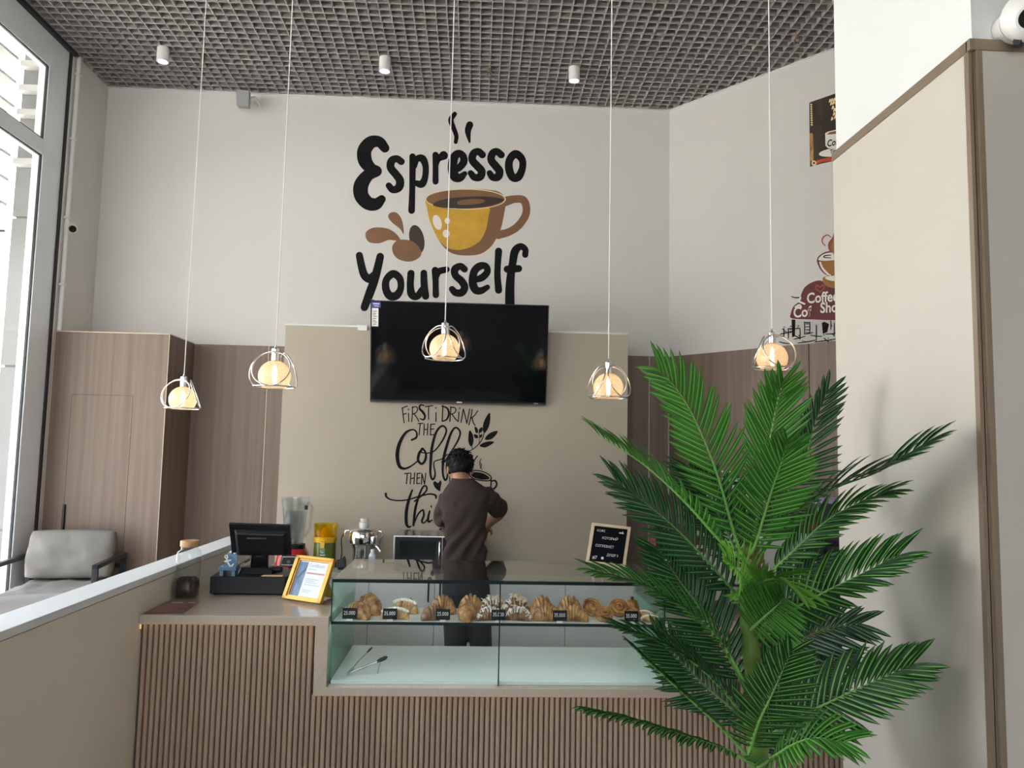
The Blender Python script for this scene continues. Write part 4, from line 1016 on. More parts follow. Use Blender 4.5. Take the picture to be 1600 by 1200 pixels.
b = MB(); b.hexa([lp(.10, -.075, -.002), lp(.90, -.075, -.002), lp(.90, -.075, .022), lp(.10, -.075, .022), lp(.10, -.002, -.002), lp(.90, -.002, -.002), lp(.90, -.002, .022), lp(.10, -.002, .022)]); b.build('ledge', M_PINE, es)
for u in (.24, .78):
    f_ = lp(u+(-.03 if u < .5 else .03), -.19, .008); f_.z = CZT+.004
    b = MB(); b.cyl(lp(u, -.07, .004), f_, .005, .0055, 8); b.build('leg', M_PINE, es)
b = MB(); bk = lp(.5, 0, -.09); bk.z = CZT+.004; b.cyl(lp(.5, .6, -.005), bk, .005, n=8); b.build('leg', M_PINE, es)

# ------------------------------------------------------------------ espresso machine, grinder and cups on the right end of the counter
em = thing('espresso_machine', 'chrome espresso machine behind the palm on the counter', 'coffee machine', (1.32, 3.72, KT))
for x in (1.07, 1.56):
    for y in (3.52, 3.90):
        b = MB(); b.cyl((x, y, KT), (x, y, KT+.05), .018, .022, 12); b.build('foot', M_BLACKM, em)
b = MB(); b.box(1.03, 1.60, 3.48, 3.93, KT+.05, KT+.12); b.build('base', M_STEEL, em, bevel=.01)
b = MB(); b.box(1.05, 1.58, 3.50, 3.66, KT+.12, KT+.40); b.build('rear_panel', M_CHROME, em, bevel=.015)
b = MB(); b.box(1.03, 1.60, 3.48, 3.92, KT+.36, KT+.45); b.build('head', mat('graphite_metal', (0.10, 0.10, 0.105), 0.3, metal=0.6), em, bevel=.015)
for k, x in enumerate((1.20, 1.43)):
    b = MB(); b.lathe([(.03, 0), (.036, .01), (.036, .07), (.02, .08)], (x, 3.79, KT+.285), 20); g1 = b.build('group_head', M_CHROME, em, smooth=40)
    b = MB(); b.tube([(x, 3.82, KT+.28), (x, 3.92, KT+.27), (x, 3.99, KT+.262)], [.014, .012, .014], 10); b.build('handle', M_BLACK, g1, smooth=60)
b = MB(); b.box(1.06, 1.57, 3.68, 3.91, KT+.12, KT+.132); b.build('drip_tray', M_STEEL, em)
b = MB(); b.tube([(1.05, 3.5, KT+.50), (1.58, 3.5, KT+.50), (1.58, 3.9, KT+.50), (1.05, 3.9, KT+.50)], .006, 8, closed=True)
for x, y in ((1.05, 3.5), (1.58, 3.5), (1.58, 3.9), (1.05, 3.9)): b.cyl((x, y, KT+.44), (x, y, KT+.50), .005, n=8)
b.build('cup_rail', M_CHROME, em)
b = MB(); b.tube([(1.60, 3.7, KT+.36), (1.635, 3.72, KT+.33), (1.63, 3.73, KT+.19)], .006, 8); b.build('steam_wand', M_CHROME, em)
b = MB(); b.box(1.50, 1.56, 3.477, 3.481, KT+.385, KT+.425); b.build('badge', mat('red_badge', (0.5, 0.03, 0.03), 0.4), em)
gr = thing('coffee_grinder', 'coffee grinder with lilac bean hopper beside the espresso machine', 'grinder', (1.745, 3.70, KT))
b = MB(); b.box(1.66, 1.83, 3.60, 3.84, KT, KT+.30); b.build('body', mat('grinder_body', (0.06, 0.06, 0.065), 0.35), gr, bevel=.02)
b = MB(); b.lathe([(.05, .30), (.055, .32), (.095, .46), (.097, .49)], (1.745, 3.71, KT), 24); b.build('hopper', glass('lilac_hopper', (0.55, 0.50, 0.72), milky=.5, milk=(.5, .45, .75)), gr, smooth=40)
b = MB(); b.lathe([(.001, .49), (.10, .49), (.10, .51), (.001, .515)], (1.745, 3.71, KT), 24); b.build('lid', mat('lilac_plastic', (0.40, 0.36, 0.62), 0.4), gr, smooth=40)
b = MB(); b.cyl((1.745, 3.60, KT+.2), (1.745, 3.54, KT+.19), .03, .025, 14); b.build('spout', M_CHROME, gr)
M_KRAFT = mat('black_band', (0.02, 0.02, 0.02), 0.5)
for k, (x, y) in enumerate(((1.11, 3.60), (1.21, 3.60), (1.31, 3.60))):
    root = thing('cup_stack', ['leftmost', 'middle', 'rightmost'][k]+' stack of white paper cups on top of the espresso machine', 'cups', (x, y, KT+.45), 'paper cup stacks on the espresso machine')
    b = MB(); b.lathe([(.031, 0), (.040, .10), (.042, .10), (.042, .105), (.036, .105)], (x, y, KT+.4505), 20); b.build('paper_cup', M_CREAM, root, smooth=40)
    for j in range(5):
        z = KT+.556+j*.016; b = MB(); b.lathe([(.0385, 0), (.040, .011), (.042, .011), (.042, .0155), (.0385, .0155)], (x, y, z), 20); b.build('cup_rim', M_KRAFT if j % 2 else M_CREAM, root, smooth=40)
for k, (z, lab) in enumerate(((KT, 'lower maroon tea box standing beside the letter board'), (KT+.151, 'upper maroon tea box stacked beside the letter board'))):
    root = thing('tea_box', lab, 'box', (.96, 3.86, z), 'maroon boxes beside the letter board')
    b = MB(); b.box(.90, 1.03, 3.80, 3.93, z+.0005, z+.15); b.build('carton', mat('maroon_carton', (0.16, 0.015, 0.02), 0.35) if k == 0 else MATS['maroon_carton'], root, bevel=.002)
    b = MB(); rr = random.Random(k)
    for j in range(3): b.box(.915, .915+rr.uniform(.05, .09), 3.7985, 3.7995, z+.03+j*.035, z+.045+j*.035)
    b.build('printed_lines', M_OFFW, root)
# ================================================================== BACK BENCH
BZ, BY0, BY1 = .86, 5.10, 5.595
bench = thing('back_bench_top', 'long pale worktop running along the beige panel', 'worktop', (-.1, 5.35, BZ))
b = MB(); b.box(-1.36, 1.10, BY0-.02, BY1, BZ-.035, BZ); b.build('worktop', mat('pale_worktop', (0.52, 0.50, 0.46), 0.25), bench, bevel=.003)
xs = [-1.34, -.66, -.235, .19, .615, 1.08]
where = ['white base cabinet at the left end of the back bench', 'white base cabinet second from the left under the back bench', 'white base cabinet right behind the standing man', 'white base cabinet to the right of the standing man', 'white base cabinet at the right end of the back bench']
for k in range(5):
    x0, x1 = xs[k], xs[k+1]
    root = thing('base_cabinet', where[k], 'cabinet', ((x0+x1)/2, 5.33, 0), 'white base cabinets')
    b = MB(); b.box(x0+.001, x1-.001, BY0+.022, BY1, .0, BZ-.036); b.build('carcass', M_LIGHTP, root)
    d = MB(); d.box(x0+.002, x1-.002, BY0+.002, BY0+.021, .10, BZ-.040); dr = d.build('door', M_CREAM, root, bevel=.0015)
    hx = x1-.035 if k > 2 else x0+.035
    if k == 1: hx = x1-.04
    if k == 2: hx = x0+.035
    if k > 2: continue                     # these two doors open by a push catch, no handle shows
    d = MB(); d.tube([(hx, BY0+.002, .815), (hx, BY0-.022, .805), (hx, BY0-.024, .74), (hx, BY0-.022, .69), (hx, BY0+.002, .68)], .006, 8); d.build('handle', M_BLACKM, dr, smooth=60)
# blender
def mkrect(cx, cy, w_, d_, z, n=20, p=4.0):
    o_ = []
    for k in range(n):
        a = 2*math.pi*k/n; c, s_ = math.cos(a), math.sin(a); q = (abs(c)**p+abs(s_)**p)**(-1/p)
        o_.append((cx+c*q*w_, cy+s_*q*d_, z))
    return o_
bx, by = -1.195, 5.30
bl = thing('blender', 'large blender with red base and clear square jug', 'blender', (bx, by, BZ))
M_RED = mat('glossy_red', (0.45, 0.012, 0.02), 0.25, coat=.5)
b = MB(); b.loft([mkrect(bx, by, .105, .11, BZ), mkrect(bx, by, .108, .112, BZ+.02), mkrect(bx, by, .092, .10, BZ+.09), mkrect(bx, by, .075, .08, BZ+.125)]); bb = b.build('base', M_RED, bl, smooth=40)
b = MB(); b.hexa([(bx-.06, by-.115, BZ+.02), (bx+.06, by-.115, BZ+.02), (bx+.06, by-.09, BZ+.02), (bx-.06, by-.09, BZ+.02), (bx-.05, by-.102, BZ+.09), (bx+.05, by-.102, BZ+.09), (bx+.05, by-.08, BZ+.09), (bx-.05, by-.08, BZ+.09)]); pn = b.build('control_panel', M_BLACK, bb)
b = MB(); b.tube([(bx-.05, by-.117, BZ+.03), (bx+.05, by-.117, BZ+.03), (bx+.044, by-.107, BZ+.08), (bx-.044, by-.107, BZ+.08)], .0025, 6, closed=True); b.build('panel_outline', M_LIGHTP, pn)
b = MB(); b.cyl((bx, by-.115, BZ+.05), (bx, by-.125, BZ+.05), .012, n=14); b.build('knob', M_STEEL, pn)
b = MB(); b.loft([mkrect(bx, by, .07, .075, BZ+.125), mkrect(bx, by, .07, .075, BZ+.15)]); b.build('collar', M_BLACK, bl, smooth=40)
M_JUG = glass('clear_jug', (0.86, 0.88, 0.88), milky=.10, milk=(.75, .78, .8))
b = MB(); b.loft([mkrect(bx, by, .055, .055, BZ+.15), mkrect(bx, by, .063, .063, BZ+.21), mkrect(bx, by, .078, .078, BZ+.40), mkrect(bx, by, .088, .085, BZ+.46), mkrect(bx, by, .085, .082, BZ+.46), mkrect(bx, by, .075, .075, BZ+.40), mkrect(bx, by, .060, .060, BZ+.21), mkrect(bx, by, .05, .05, BZ+.156)]); jg = b.build('jug', M_JUG, bl, smooth=40)
b = MB(); b.loft([mkrect(bx, by, .035, .035, BZ+.157), mkrect(bx, by, .045, .045, BZ+.20), mkrect(bx, by, .058, .058, BZ+.36), mkrect(bx, by, .056, .056, BZ+.37)]); b.build('inner_jug', glass('smoky_jug', (0.78, 0.80, 0.82), milky=.25, milk=(.6, .64, .68)), jg, smooth=40)
b = MB(); b.tube([(bx+.085, by, BZ+.43), (bx+.108, by, BZ+.40), (bx+.10, by, BZ+.25), (bx+.07, by, BZ+.20)], .010, 10); b.build('handle', M_JUG, jg, smooth=60)
b = MB(); b.box(bx+.075, bx+.095, by-.07, by-.05, BZ+.385, BZ+.415); b.build('clip', M_BLACK, jg)
b = MB(); b.cyl((bx, by, BZ+.152), (bx, by, BZ+.18), .012, n=12); b.hexa([(bx-.035, by-.004, BZ+.17), (bx+.035, by-.004, BZ+.18), (bx+.035, by+.004, BZ+.18), (bx-.035, by+.004, BZ+.17), (bx-.035, by-.004, BZ+.173), (bx+.035, by-.004, BZ+.183), (bx+.035, by+.004, BZ+.183), (bx-.035, by+.004, BZ+.173)]); b.build('blade', M_STEEL, jg)
# citrus juicer
cx, cy = -.992, 5.32
cj = thing('citrus_juicer', 'green citrus juicer with yellow press and yellow clear lid', 'juicer', (cx, cy, BZ))
b = MB(); b.lathe([(.070, 0), (.076, .004), (.072, .155), (.068, .165)], (cx, cy, BZ), 32); cb = b.build('body', mat('olive_green_plastic', (0.10, 0.16, 0.012), 0.3, coat=.3), cj, smooth=40)
M_YEL = mat('yellow_plastic', (0.80, 0.46, 0.015), 0.35)
b = MB(); b.lathe([(.068, .165), (.077, .168), (.078, .198), (.074, .203), (.01, .203)], (cx, cy, BZ), 32); b.build('collar', M_YEL, cj, smooth=40)
b = MB(); b.lathe([(.045, .203), (.040, .215), (.030, .240), (.016, .262), (.002, .268)], (cx, cy, BZ), 16); b.build('reamer', M_YEL, cj, smooth=30)
b = MB(); b.lathe([(.073, .2035), (.079, .285), (.080, .288), (.076, .288), (.070, .2045)], (cx, cy, BZ), 32); b.build('clear_lid', glass('yellow_clear_plastic', (0.97, 0.86, 0.10), milky=.15, milk=(.95, .75, .05)), cj, smooth=40)
b = MB(); b.hexa([(cx-.012, cy-.095, BZ+.135), (cx+.012, cy-.095, BZ+.135), (cx+.012, cy-.066, BZ+.150), (cx-.012, cy-.066, BZ+.150), (cx-.014, cy-.090, BZ+.175), (cx+.014, cy-.090, BZ+.175), (cx+.014, cy-.066, BZ+.185), (cx-.014, cy-.066, BZ+.185)]); b.build('spout', M_YEL, cj)
b = MB(); a = -math.pi/2
b.tube([(cx-.008, cy-.0755, BZ+.122), (cx-.012, cy-.0755, BZ+.108), (cx-.002, cy-.0765, BZ+.102), (cx+.006, cy-.0765, BZ+.108)], .0025, 6); b.box(cx-.017, cx+.019, cy-.0765, cy-.074, BZ+.085, BZ+.090); b.build('emblem', M_CREAM, cb)
# steel juice extractor
jx2, jy2 = -.735, 5.32
js = thing('juice_extractor', 'steel juice extractor with side clamps on the back bench', 'juicer', (jx2, jy2, BZ))
b = MB(); b.lathe([(.072, 0), (.076, .006), (.070, .03), (.070, .12), (.078, .14), (.083, .155)], (jx2, jy2, BZ), 28); b.build('body', M_STEEL, js, smooth=40)
b = MB(); b.lathe([(.083, .155), (.097, .165), (.10, .19), (.098, .235), (.085, .255), (.045, .268), (.036, .270)], (jx2, jy2, BZ), 32); bw_ = b.build('bowl', M_CHROME, js, smooth=40)
b = MB(); b.lathe([(.033, .270), (.034, .300), (.030, .303), (.002, .304)], (jx2, jy2, BZ), 24); b.lathe([(.025, .304), (.027, .325), (.002, .326)], (jx2, jy2, BZ), 24); b.build('pusher', M_LIGHTP, js, smooth=40)
for sx in (-1, 1):
    b = MB(); b.tube([(jx2+sx*.098, jy2-.01, BZ+.250), (jx2+sx*.122, jy2-.01, BZ+.245), (jx2+sx*.128, jy2-.01, BZ+.215), (jx2+sx*.112, jy2-.01, BZ+.185), (jx2+sx*.108, jy2-.01, BZ+.15)], [.007, .010, .010, .008, .006], 8, flat=.6); b.build('clamp', M_CHROME, js, smooth=60)
b = MB(); b.tube([(jx2+.075, jy2-.03, BZ+.16), (jx2+.11, jy2-.06, BZ+.14), (jx2+.128, jy2-.07, BZ+.115)], [.014, .013, .012], 12); b.build('spout', M_STEEL, js, smooth=60)
for x in (-.030, .030):
    b = MB(); b.cyl((jx2+x, jy2-.068, BZ+.06), (jx2+x, jy2-.08, BZ+.06), .011, n=12); b.build('knob', M_BLACK, js)
# microwave
mw = thing('microwave', 'silver microwave oven half hidden behind the man', 'microwave', (-.28, 5.35, BZ))
b = MB(); b.box(-.517, -.05, 5.16, 5.55, BZ+.012, BZ+.235); b.build('body', M_STEEL, mw, bevel=.006)
b = MB(); b.box(-.505, -.20, 5.148, 5.160, BZ+.022, BZ+.225); dr = b.build('door', M_BLACK, mw, bevel=.003)
b = MB(); b.box(-.475, -.24, 5.1462, 5.1478, BZ+.05, BZ+.20); b.build('window', mat('smoked_window', (0.004, 0.007, 0.009), 0.12), dr)
b = MB(); b.tube([(-.212, 5.148, BZ+.20), (-.212, 5.125, BZ+.195), (-.212, 5.125, BZ+.05), (-.212, 5.148, BZ+.045)], .007, 8); b.build('handle', M_CHROME, dr, smooth=60)
b = MB(); b.box(-.195, -.062, 5.150, 5.160, BZ+.022, BZ+.225); cp = b.build('control_panel', M_BLACK, mw, bevel=.002)
for z in (.16, .08):
    b = MB(); b.cyl((-.165, 5.150, BZ+z), (-.165, 5.135, BZ+z), .017, .015, 16); b.build('knob', M_CHROME, cp)
for x in (-.49, -.08):
    b = MB(); b.box(x-.015, x+.015, 5.19, 5.52, BZ, BZ+.012); b.build('foot', M_BLACK, mw)
# bottle
bo = thing('plastic_bottle', 'slim frosted plastic bottle with white cap behind the display case', 'bottle', (-.652, 5.17, BZ))
b = MB(); b.loft([mkrect(-.652, 5.17, .020, .020, BZ, 16), mkrect(-.652, 5.17, .022, .022, BZ+.01, 16), mkrect(-.652, 5.17, .022, .022, BZ+.105, 16), mkrect(-.652, 5.17, .012, .012, BZ+.122, 16, 2.5)]); b.build('body', mat('frosted_plastic', (0.62, 0.68, 0.72), 0.3), bo, smooth=40)
b = MB(); b.lathe([(.013, .122), (.0135, .140), (.002, .141)], (-.652, 5.17, BZ), 16); b.build('cap', M_LIGHTP, bo, smooth=40)
b = MB(); b.box(-.671, -.633, 5.1465, 5.148, BZ+.045, BZ+.095); b.build('label', mat('pale_blue_label', (0.45, 0.55, 0.75), 0.4), bo)
# black strap bundle between juicers
cbn = thing('cable_bundle', 'tangle of black cables lying between the two juicers', 'cable', (-.86, 5.25, BZ))
b = MB(); rr = random.Random(5)
for k in range(5):
    x = -.885+k*.012; b.tube([tuple(v) for v in spline([(x-.02, 5.26, BZ+.012), (x-.01, 5.23, BZ+.03+.012*k), (x, 5.21, BZ+.05+.012*rr.random()), (x+.008, 5.19, BZ+.02), (x+.02, 5.17, BZ+.012)], 6)], .007, 8)
b.build('cable', M_BLACKM, cbn)
b = MB(); b.tube([tuple(v) for v in spline([(-.885, 5.30, BZ+.01), (-.872, 5.29, BZ+.10), (-.880, 5.30, BZ+.19), (-.866, 5.33, BZ+.23)], 6)], .004, 8); b.build('lead', M_BLACKM, cbn)

# ================================================================== TELEVISION
tv = thing('television', 'large black flat television tilted down on the beige wall panel', 'television', (-.13, 5.5, 2.36))
T0, T1, T2, T3 = aY(578, 628, 5.545), aY(853, 634, 5.545), aY(858, 477, 5.44), aY(579, 469, 5.44)
tn = (T1-T0).cross(T3-T0).normalized(); tn = tn if tn.y < 0 else -tn
def tp(u, v, d=0.0): return (T0*(1-u)+T1*u)*(1-v)+(T3*(1-u)+T2*u)*v+tn*d
def tbox(u0, u1, v0, v1, d0, d1, name, m, par, bevel=0):
    b = MB(); b.hexa([tp(u0, v0, d0), tp(u1, v0, d0), tp(u1, v1, d0), tp(u0, v1, d0), tp(u0, v0, d1), tp(u1, v0, d1), tp(u1, v1, d1), tp(u0, v1, d1)]); return b.build(name, m, par, bevel=bevel)
hs = tbox(0, 1, 0, 1, -.028, 0, 'housing', M_BLACK, tv, .003)
tbox(.006, .994, .030, .990, .0002, .0012, 'screen', mat('glossy_black_screen', (0.003, 0.003, 0.005), 0.06, spec=0.5), tv)
tbox(.001, .999, .004, .012, .0, .0016, 'lower_trim', M_DGREY, tv)
tbox(.49, .52, .010, .020, .0005, .0020, 'emblem', M_LIGHTP, tv)
tbox(.93, .955, .014, .026, .0005, .0020, 'emblem', M_GREYP, tv)
st = tbox(.008, .044, .745, .925, .0013, .0020, 'info_sticker', M_LIGHTP, tv)
tbox(.006, .056, .930, .985, .0013, .0021, 'blue_sticker', mat('blue_sticker_print', (0.02, 0.05, 0.36), 0.4), tv)
tbox(.014, .050, .962, .972, .0021, .0024, 'sticker_line', M_LIGHTP, tv); tbox(.020, .046, .942, .948, .0021, .0024, 'sticker_line', M_LIGHTP, tv)
for k, v in enumerate((.89, .87, .855, .84, .82, .80, .785, .765)):
    tbox(.014, .036-.004*(k % 3), v, v+.007, .0021, .0023, 'print_line', M_RUST if k % 3 == 0 else M_DGREY, st)
tbox(.0, .02, 1.001, 1.006, -.02, -.004, 'tape', M_REDP, tv)
b = MB(); b.box(-.35, .10, 5.575, 5.599, 2.20, 2.52); b.hexa([(-.30, 5.575, 2.25), (.05, 5.575, 2.25), (.05, 5.575, 2.5), (-.30, 5.575, 2.5), (-.30, 5.552, 2.25), (.05, 5.552, 2.25), (.05, 5.50, 2.5), (-.30, 5.50, 2.5)][:8]); b.build('wall_bracket', M_BLACKM, tv)
jb = MB(); q = aY(567, 512, 5.59); jb.box(q.x-.035, q.x+.035, 5.575, 5.599, q.z-.022, q.z+.020)
tag(jb.build('junction_box', M_LIGHTP, bevel=.003), 'small white cable box on the wall panel left of the television', 'junction box')

# ================================================================== small fittings
sk = thing('wall_speaker', 'grey box speaker on a bracket under the ceiling of the back wall', 'speaker', (-1.9, 6.05, 4.42))
b = MB(); b.M = Matrix.Translation((-1.91, 6.02, 4.42)) @ Matrix.Rotation(R(14), 4, 'X') @ Matrix.Rotation(R(10), 4, 'Z'); b.hexa([(-.05, -.055, -.062), (.042, -.055, -.062), (.042, .055, -.062), (-.05, .055, -.062), (-.052, -.055, .062), (.048, -.055, .062), (.048, .055, .062), (-.052, .055, .062)]); b.build('cabinet', M_GREYP, sk, bevel=.006)
b = MB(); b.tube([(-1.86, 6.03, 4.44), (-1.835, 6.05, 4.455), (-1.83, 6.199, 4.45)], .010, 8); b.build('bracket', M_LIGHTP, sk)
for k, (x, y_, lab) in enumerate(((254, 97, 'leftmost of the white cylinder ceiling spots'), (601, 112, 'middle white cylinder ceiling spot above the Espresso lettering'), (897, 127, 'rightmost of the white cylinder ceiling spots'))):
    p = aZ(x, y_, 4.45); root = thing('ceiling_spot', lab, 'spotlight', (p.x, p.y, ZC), 'white cylinder ceiling spots')
    b = MB(); b.lathe([(.034, .012), (.034, .0), (.040, -.002), (.042, .0), (.042, .104), (.04, .106), (.001, .106)], (p.x, p.y, 4.452), 28, caps=False); b.build('housing', M_LIGHTP, root, smooth=40)
    b = MB(); b.cyl((p.x, p.y, 4.462), (p.x, p.y, 4.466), .034, n=24); b.build('lens', emitter('spot_lens', (0.9, 0.95, 1.0), 2.5), root)
for k, (x, y_, lab) in enumerate(((316, 98, 'bronze sprinkler head beside the leftmost ceiling spot'), (765, 118, 'bronze sprinkler head between the middle and right ceiling spots'), (1245, 68, 'bronze sprinkler head in the ceiling grid near the pillar'))):
    p = aZ(x, y_, 4.50); root = thing('sprinkler', lab, 'sprinkler', (p.x, p.y, ZC), 'ceiling sprinklers')
    b = MB(); b.cyl((p.x, p.y, 4.525), (p.x, p.y, ZC+.07), .016, n=10); b.build('pipe', M_TRIMB, root)
    b = MB(); b.tube([(p.x-.012, p.y, 4.525), (p.x-.016, p.y, 4.505), (p.x, p.y, 4.488), (p.x+.016, p.y, 4.505), (p.x+.012, p.y, 4.525)], .004, 6); b.lathe([(.004, 0), (.020, .001), (.020, .004), (.004, .005)], (p.x, p.y, 4.484), 14); b.build('deflector', M_TRIMB, root)
# dome camera on left return wall + conduit
p = aX(111, 357, XL+.03)
sc = thing('security_camera', 'white dome security camera on the left wall beside the conduit', 'camera', (XL, p.y, p.z))
b = MB(); b.cyl((XL+.001, p.y, p.z), (XL+.022, p.y, p.z), .050, .046, 24); b.build('base', M_LIGHTP, sc)
d_ = Vector((.62, -.72, -.30)).normalized(); c0 = Vector((XL+.034, p.y, p.z))
b = MB(); b.ball(tuple(c0), .040, 22, 14); hb = b.build('ball', M_LIGHTP, sc, smooth=180)
b = MB(); b.cyl(c0+d_*.030, c0+d_*.0425, .026, .024, 20); b.build('lens', M_BLACK, hb)
cdt = thing('conduit', 'white cable conduit running up the left wall', 'pipe', (XL, 5.70, 2.46))
b = MB(); b.cyl((XL+.017, 5.70, 2.47), (XL+.017, 5.70, ZC-.01), .016, n=12); b.build('pipe', M_LIGHTP, cdt, smooth=60)
b = MB(); b.tube([(XL+.012, 5.715, p.z+.02), (XL+.012, p.y-.04, p.z+.02)], .007, 8); b.build('branch', M_LIGHTP, cdt)
for z in (2.8, 3.3, 3.9, 4.4):
    b = MB(); b.box(XL+.001, XL+.036, 5.676, 5.724, z, z+.018); b.build('clip', M_LIGHTP, cdt)
# big camera on the pillar
q = aY(1606, 25, PY0-.075)
pc = thing('security_camera', 'large white dome security camera on the front of the pillar', 'camera', (q.x, PY0, q.z))
b = MB(); b.cyl((q.x, PY0-.001, q.z), (q.x, PY0-.030, q.z), .046, .046, 28); b.build('base', M_LIGHTP, pc, smooth=40)
b = MB(); b.tube([(q.x+.005, PY0-.031, q.z-.052), (q.x-.02, PY0-.060, q.z-.060)], .010, 8); b.build('hinge', M_ALUD, pc)
c0 = Vector(q); d_ = (Vector(EYE)-c0).normalized(); d_ = (d_+Vector((.10, 0, -.06))).normalized()
b = MB(); b.ball(tuple(c0), .062, 32, 20); hb = b.build('ball', M_LIGHTP, pc, smooth=180)
b = MB(); b.tube([c0+d_*.055, c0+d_*.0600, c0+d_*.0605], [.036, .032, .026], 28); b.build('lens_ring', M_CREAM, hb, smooth=40)
b = MB(); b.tube([c0+d_*.056, c0+d_*.0625], [.0265, .0255], 28); b.build('lens', M_BLACK, hb)

# ================================================================== WALNUT CLOSET + LOUNGE
cl = thing('tall_closet', 'tall walnut closet with hidden door in the left corner', 'closet', (-2.66, 5.94, 0))
b = MB(); b.box(XL+.002, -2.247, 5.70, YB-.002, 0, ZW); b.build('body', M_WOOD, cl)
b = MB(); b.box(XL+.002, -2.245, 5.682, 5.70, 0, ZW); fr_ = b.build('front_panel', M_WOOD, cl, bevel=.001)
b = MB(); b.box(XL+.002, -2.243, 5.680, YB-.02, ZW, ZW+.006); b.box(-2.2465, -2.2425, 5.6795, 5.684, 0, ZW); b.box(XL+.001, XL+.006, 5.6795, 5.684, 0, ZW); b.build('edge_band', M_WOODE, cl)
D0, D1 = aY(112, 616, 5.68), aY(208, 618, 5.68)
b = MB(); b.box(D0.x, D1.x, 5.6805, 5.6822, D1.z-.0025, D1.z); b.box(D1.x-.002, D1.x, 5.6805, 5.6822, .32, D1.z); b.box(D0.x, D0.x+.0015, 5.6805, 5.6822, .32, D1.z); b.build('door_gap', M_SLATB, cl)
h0, h1 = aY(100, 788, 5.67), aY(96, 832, 5.67)
b = MB(); b.box(h0.x-.008, h0.x+.008, 5.664, 5.682, h1.z, h0.z); b.build('door_handle', M_BLACKM, cl, bevel=.002)

M_CUSH = mat('grey_cushion_fabric', (0.22, 0.208, 0.195), 0.9, bump=0.15, bump_scale=400)
M_CUSHL = mat('pale_cushion_fabric', (0.33, 0.325, 0.325), 0.9, bump=0.15, bump_scale=400)
def cushion(b, c, d, M0, puff=.25, seed=0, n=26):
    """soft box: fuller in the middle, pinched at the seams, lightly creased"""
    rr = random.Random(seed); b.M = M0
    def pt(u, v, s):
        e_ = (1-abs(u)**4)*(1-abs(v)**4)
        k_ = 1+puff*e_
        cre = .020*noise.noise(Vector((u*2.3+seed, v*2.0, s*1.7)))*(1-.4*e_)+.012*abs(noise.noise(Vector((u*5+v*1.5+seed, v*1.3-u, s*3))))-.008*max(0, abs(u)+abs(v)-1.4)
        sh = 1-.05*(abs(u*v))**2
        return (c[0]+u*d[0]/2*sh, c[1]+v*d[1]/2*sh, c[2]+s*(d[2]/2*(.62+.38*max(e_, 0)**.5)*k_)+cre)
    G_ = {}
    for s in (-1, 1):
        for i in range(n+1):
            for j in range(n+1):
                G_[(i, j, s)] = b.P(pt(-1+2*i/n, -1+2*j/n, s))
    for i in range(n):
        for j in range(n):
            b.F((G_[(i, j, 1)], G_[(i+1, j, 1)], G_[(i+1, j+1, 1)], G_[(i, j+1, 1)])); b.F((G_[(i, j, -1)], G_[(i, j+1, -1)], G_[(i+1, j+1, -1)], G_[(i+1, j, -1)]))
    for i in range(n):
        b.F((G_[(i, 0, -1)], G_[(i+1, 0, -1)], G_[(i+1, 0, 1)], G_[(i, 0, 1)])); b.F((G_[(i+1, n, -1)], G_[(i, n, -1)], G_[(i, n, 1)], G_[(i+1, n, 1)]))
        b.F((G_[(0, i+1, -1)], G_[(0, i, -1)], G_[(0, i, 1)], G_[(0, i+1, 1)])); b.F((G_[(n, i, -1)], G_[(n, i+1, -1)], G_[(n, i+1, 1)], G_[(n, i, 1)]))
    b.M = Matrix.Identity(4)
FZ = .30                                   # the lounge floor is one step up
def armchair(x, y, rz, label, seat_z=.43, W=.62, back_h=.30, light=False):
    root = thing('armchair', label, 'armchair', (x, y, FZ), 'lounge armchairs')
    T = Matrix.Translation((x, y, FZ)) @ Matrix.Rotation(R(rz), 4, 'Z')     # faces -y
    hw = W/2; D_ = .62
    for sx in (-1, 1):
        b = MB(); b.M = T; a_ = sx*hw
        b.box(a_-.0175, a_+.0175, -D_/2, -D_/2+.025, 0, .60); b.box(a_-.0175, a_+.0175, D_/2-.045, D_/2-.015, 0, .60); b.box(a_-.0175, a_+.0175, -D_/2, D_/2-.015, 0.0, .025)
        b.box(a_-.0175, a_+.0175, -D_/2, D_/2-.015, .575, .602)
        b.build('arm_frame', M_BLACKM, root, bevel=.002)
    b = MB(); b.M = T; b.box(-hw+.0176, hw-.0176, -D_/2+.03, -D_/2+.06, seat_z-.20, seat_z-.165); b.box(-hw+.0176, hw-.0176, D_/2-.06, D_/2-.03, seat_z-.20, seat_z-.165); b.box(-hw+.0176, hw-.0176, D_/2-.035, D_/2-.015, .50, .53); b.build('cross_bars', M_BLACKM, root, bevel=.002)
    b = MB(); cushion(b, (0, -.02, 0), (W-.05, D_-.02, .13), T @ Matrix.Translation((0, 0, seat_z-.083)), .10, 1); b.build('seat_cushion', M_CUSHL if light else M_CUSH, root, smooth=180)
    b = MB(); cushion(b, (0, 0, 0), (W-.07, back_h+.02, .14), T @ Matrix.Translation((0, D_/2-.13, seat_z+back_h/2+.0)) @ Matrix.Rotation(R(76), 4, 'X'), .32, 2); b.build('back_cushion', M_CUSHL if light else M_CUSH, root, smooth=180)
    return root
armchair(-2.68, 5.25, 8, 'grey cushioned armchair with black metal arms against the walnut closet', .455, .60, .30)
a2 = armchair(-2.02, 3.90, 205, 'pale cushioned armchair mostly hidden behind the low partition', .40, .60, .24, True)
tb = thing('side_table', 'small round dark table left of the grey armchair', 'table', (-2.72, 4.36, FZ))
p = aZ(2, 938, FZ+.44)
tx, ty = p.x-.175, p.y-.10
tb.location = (tx, ty, FZ)
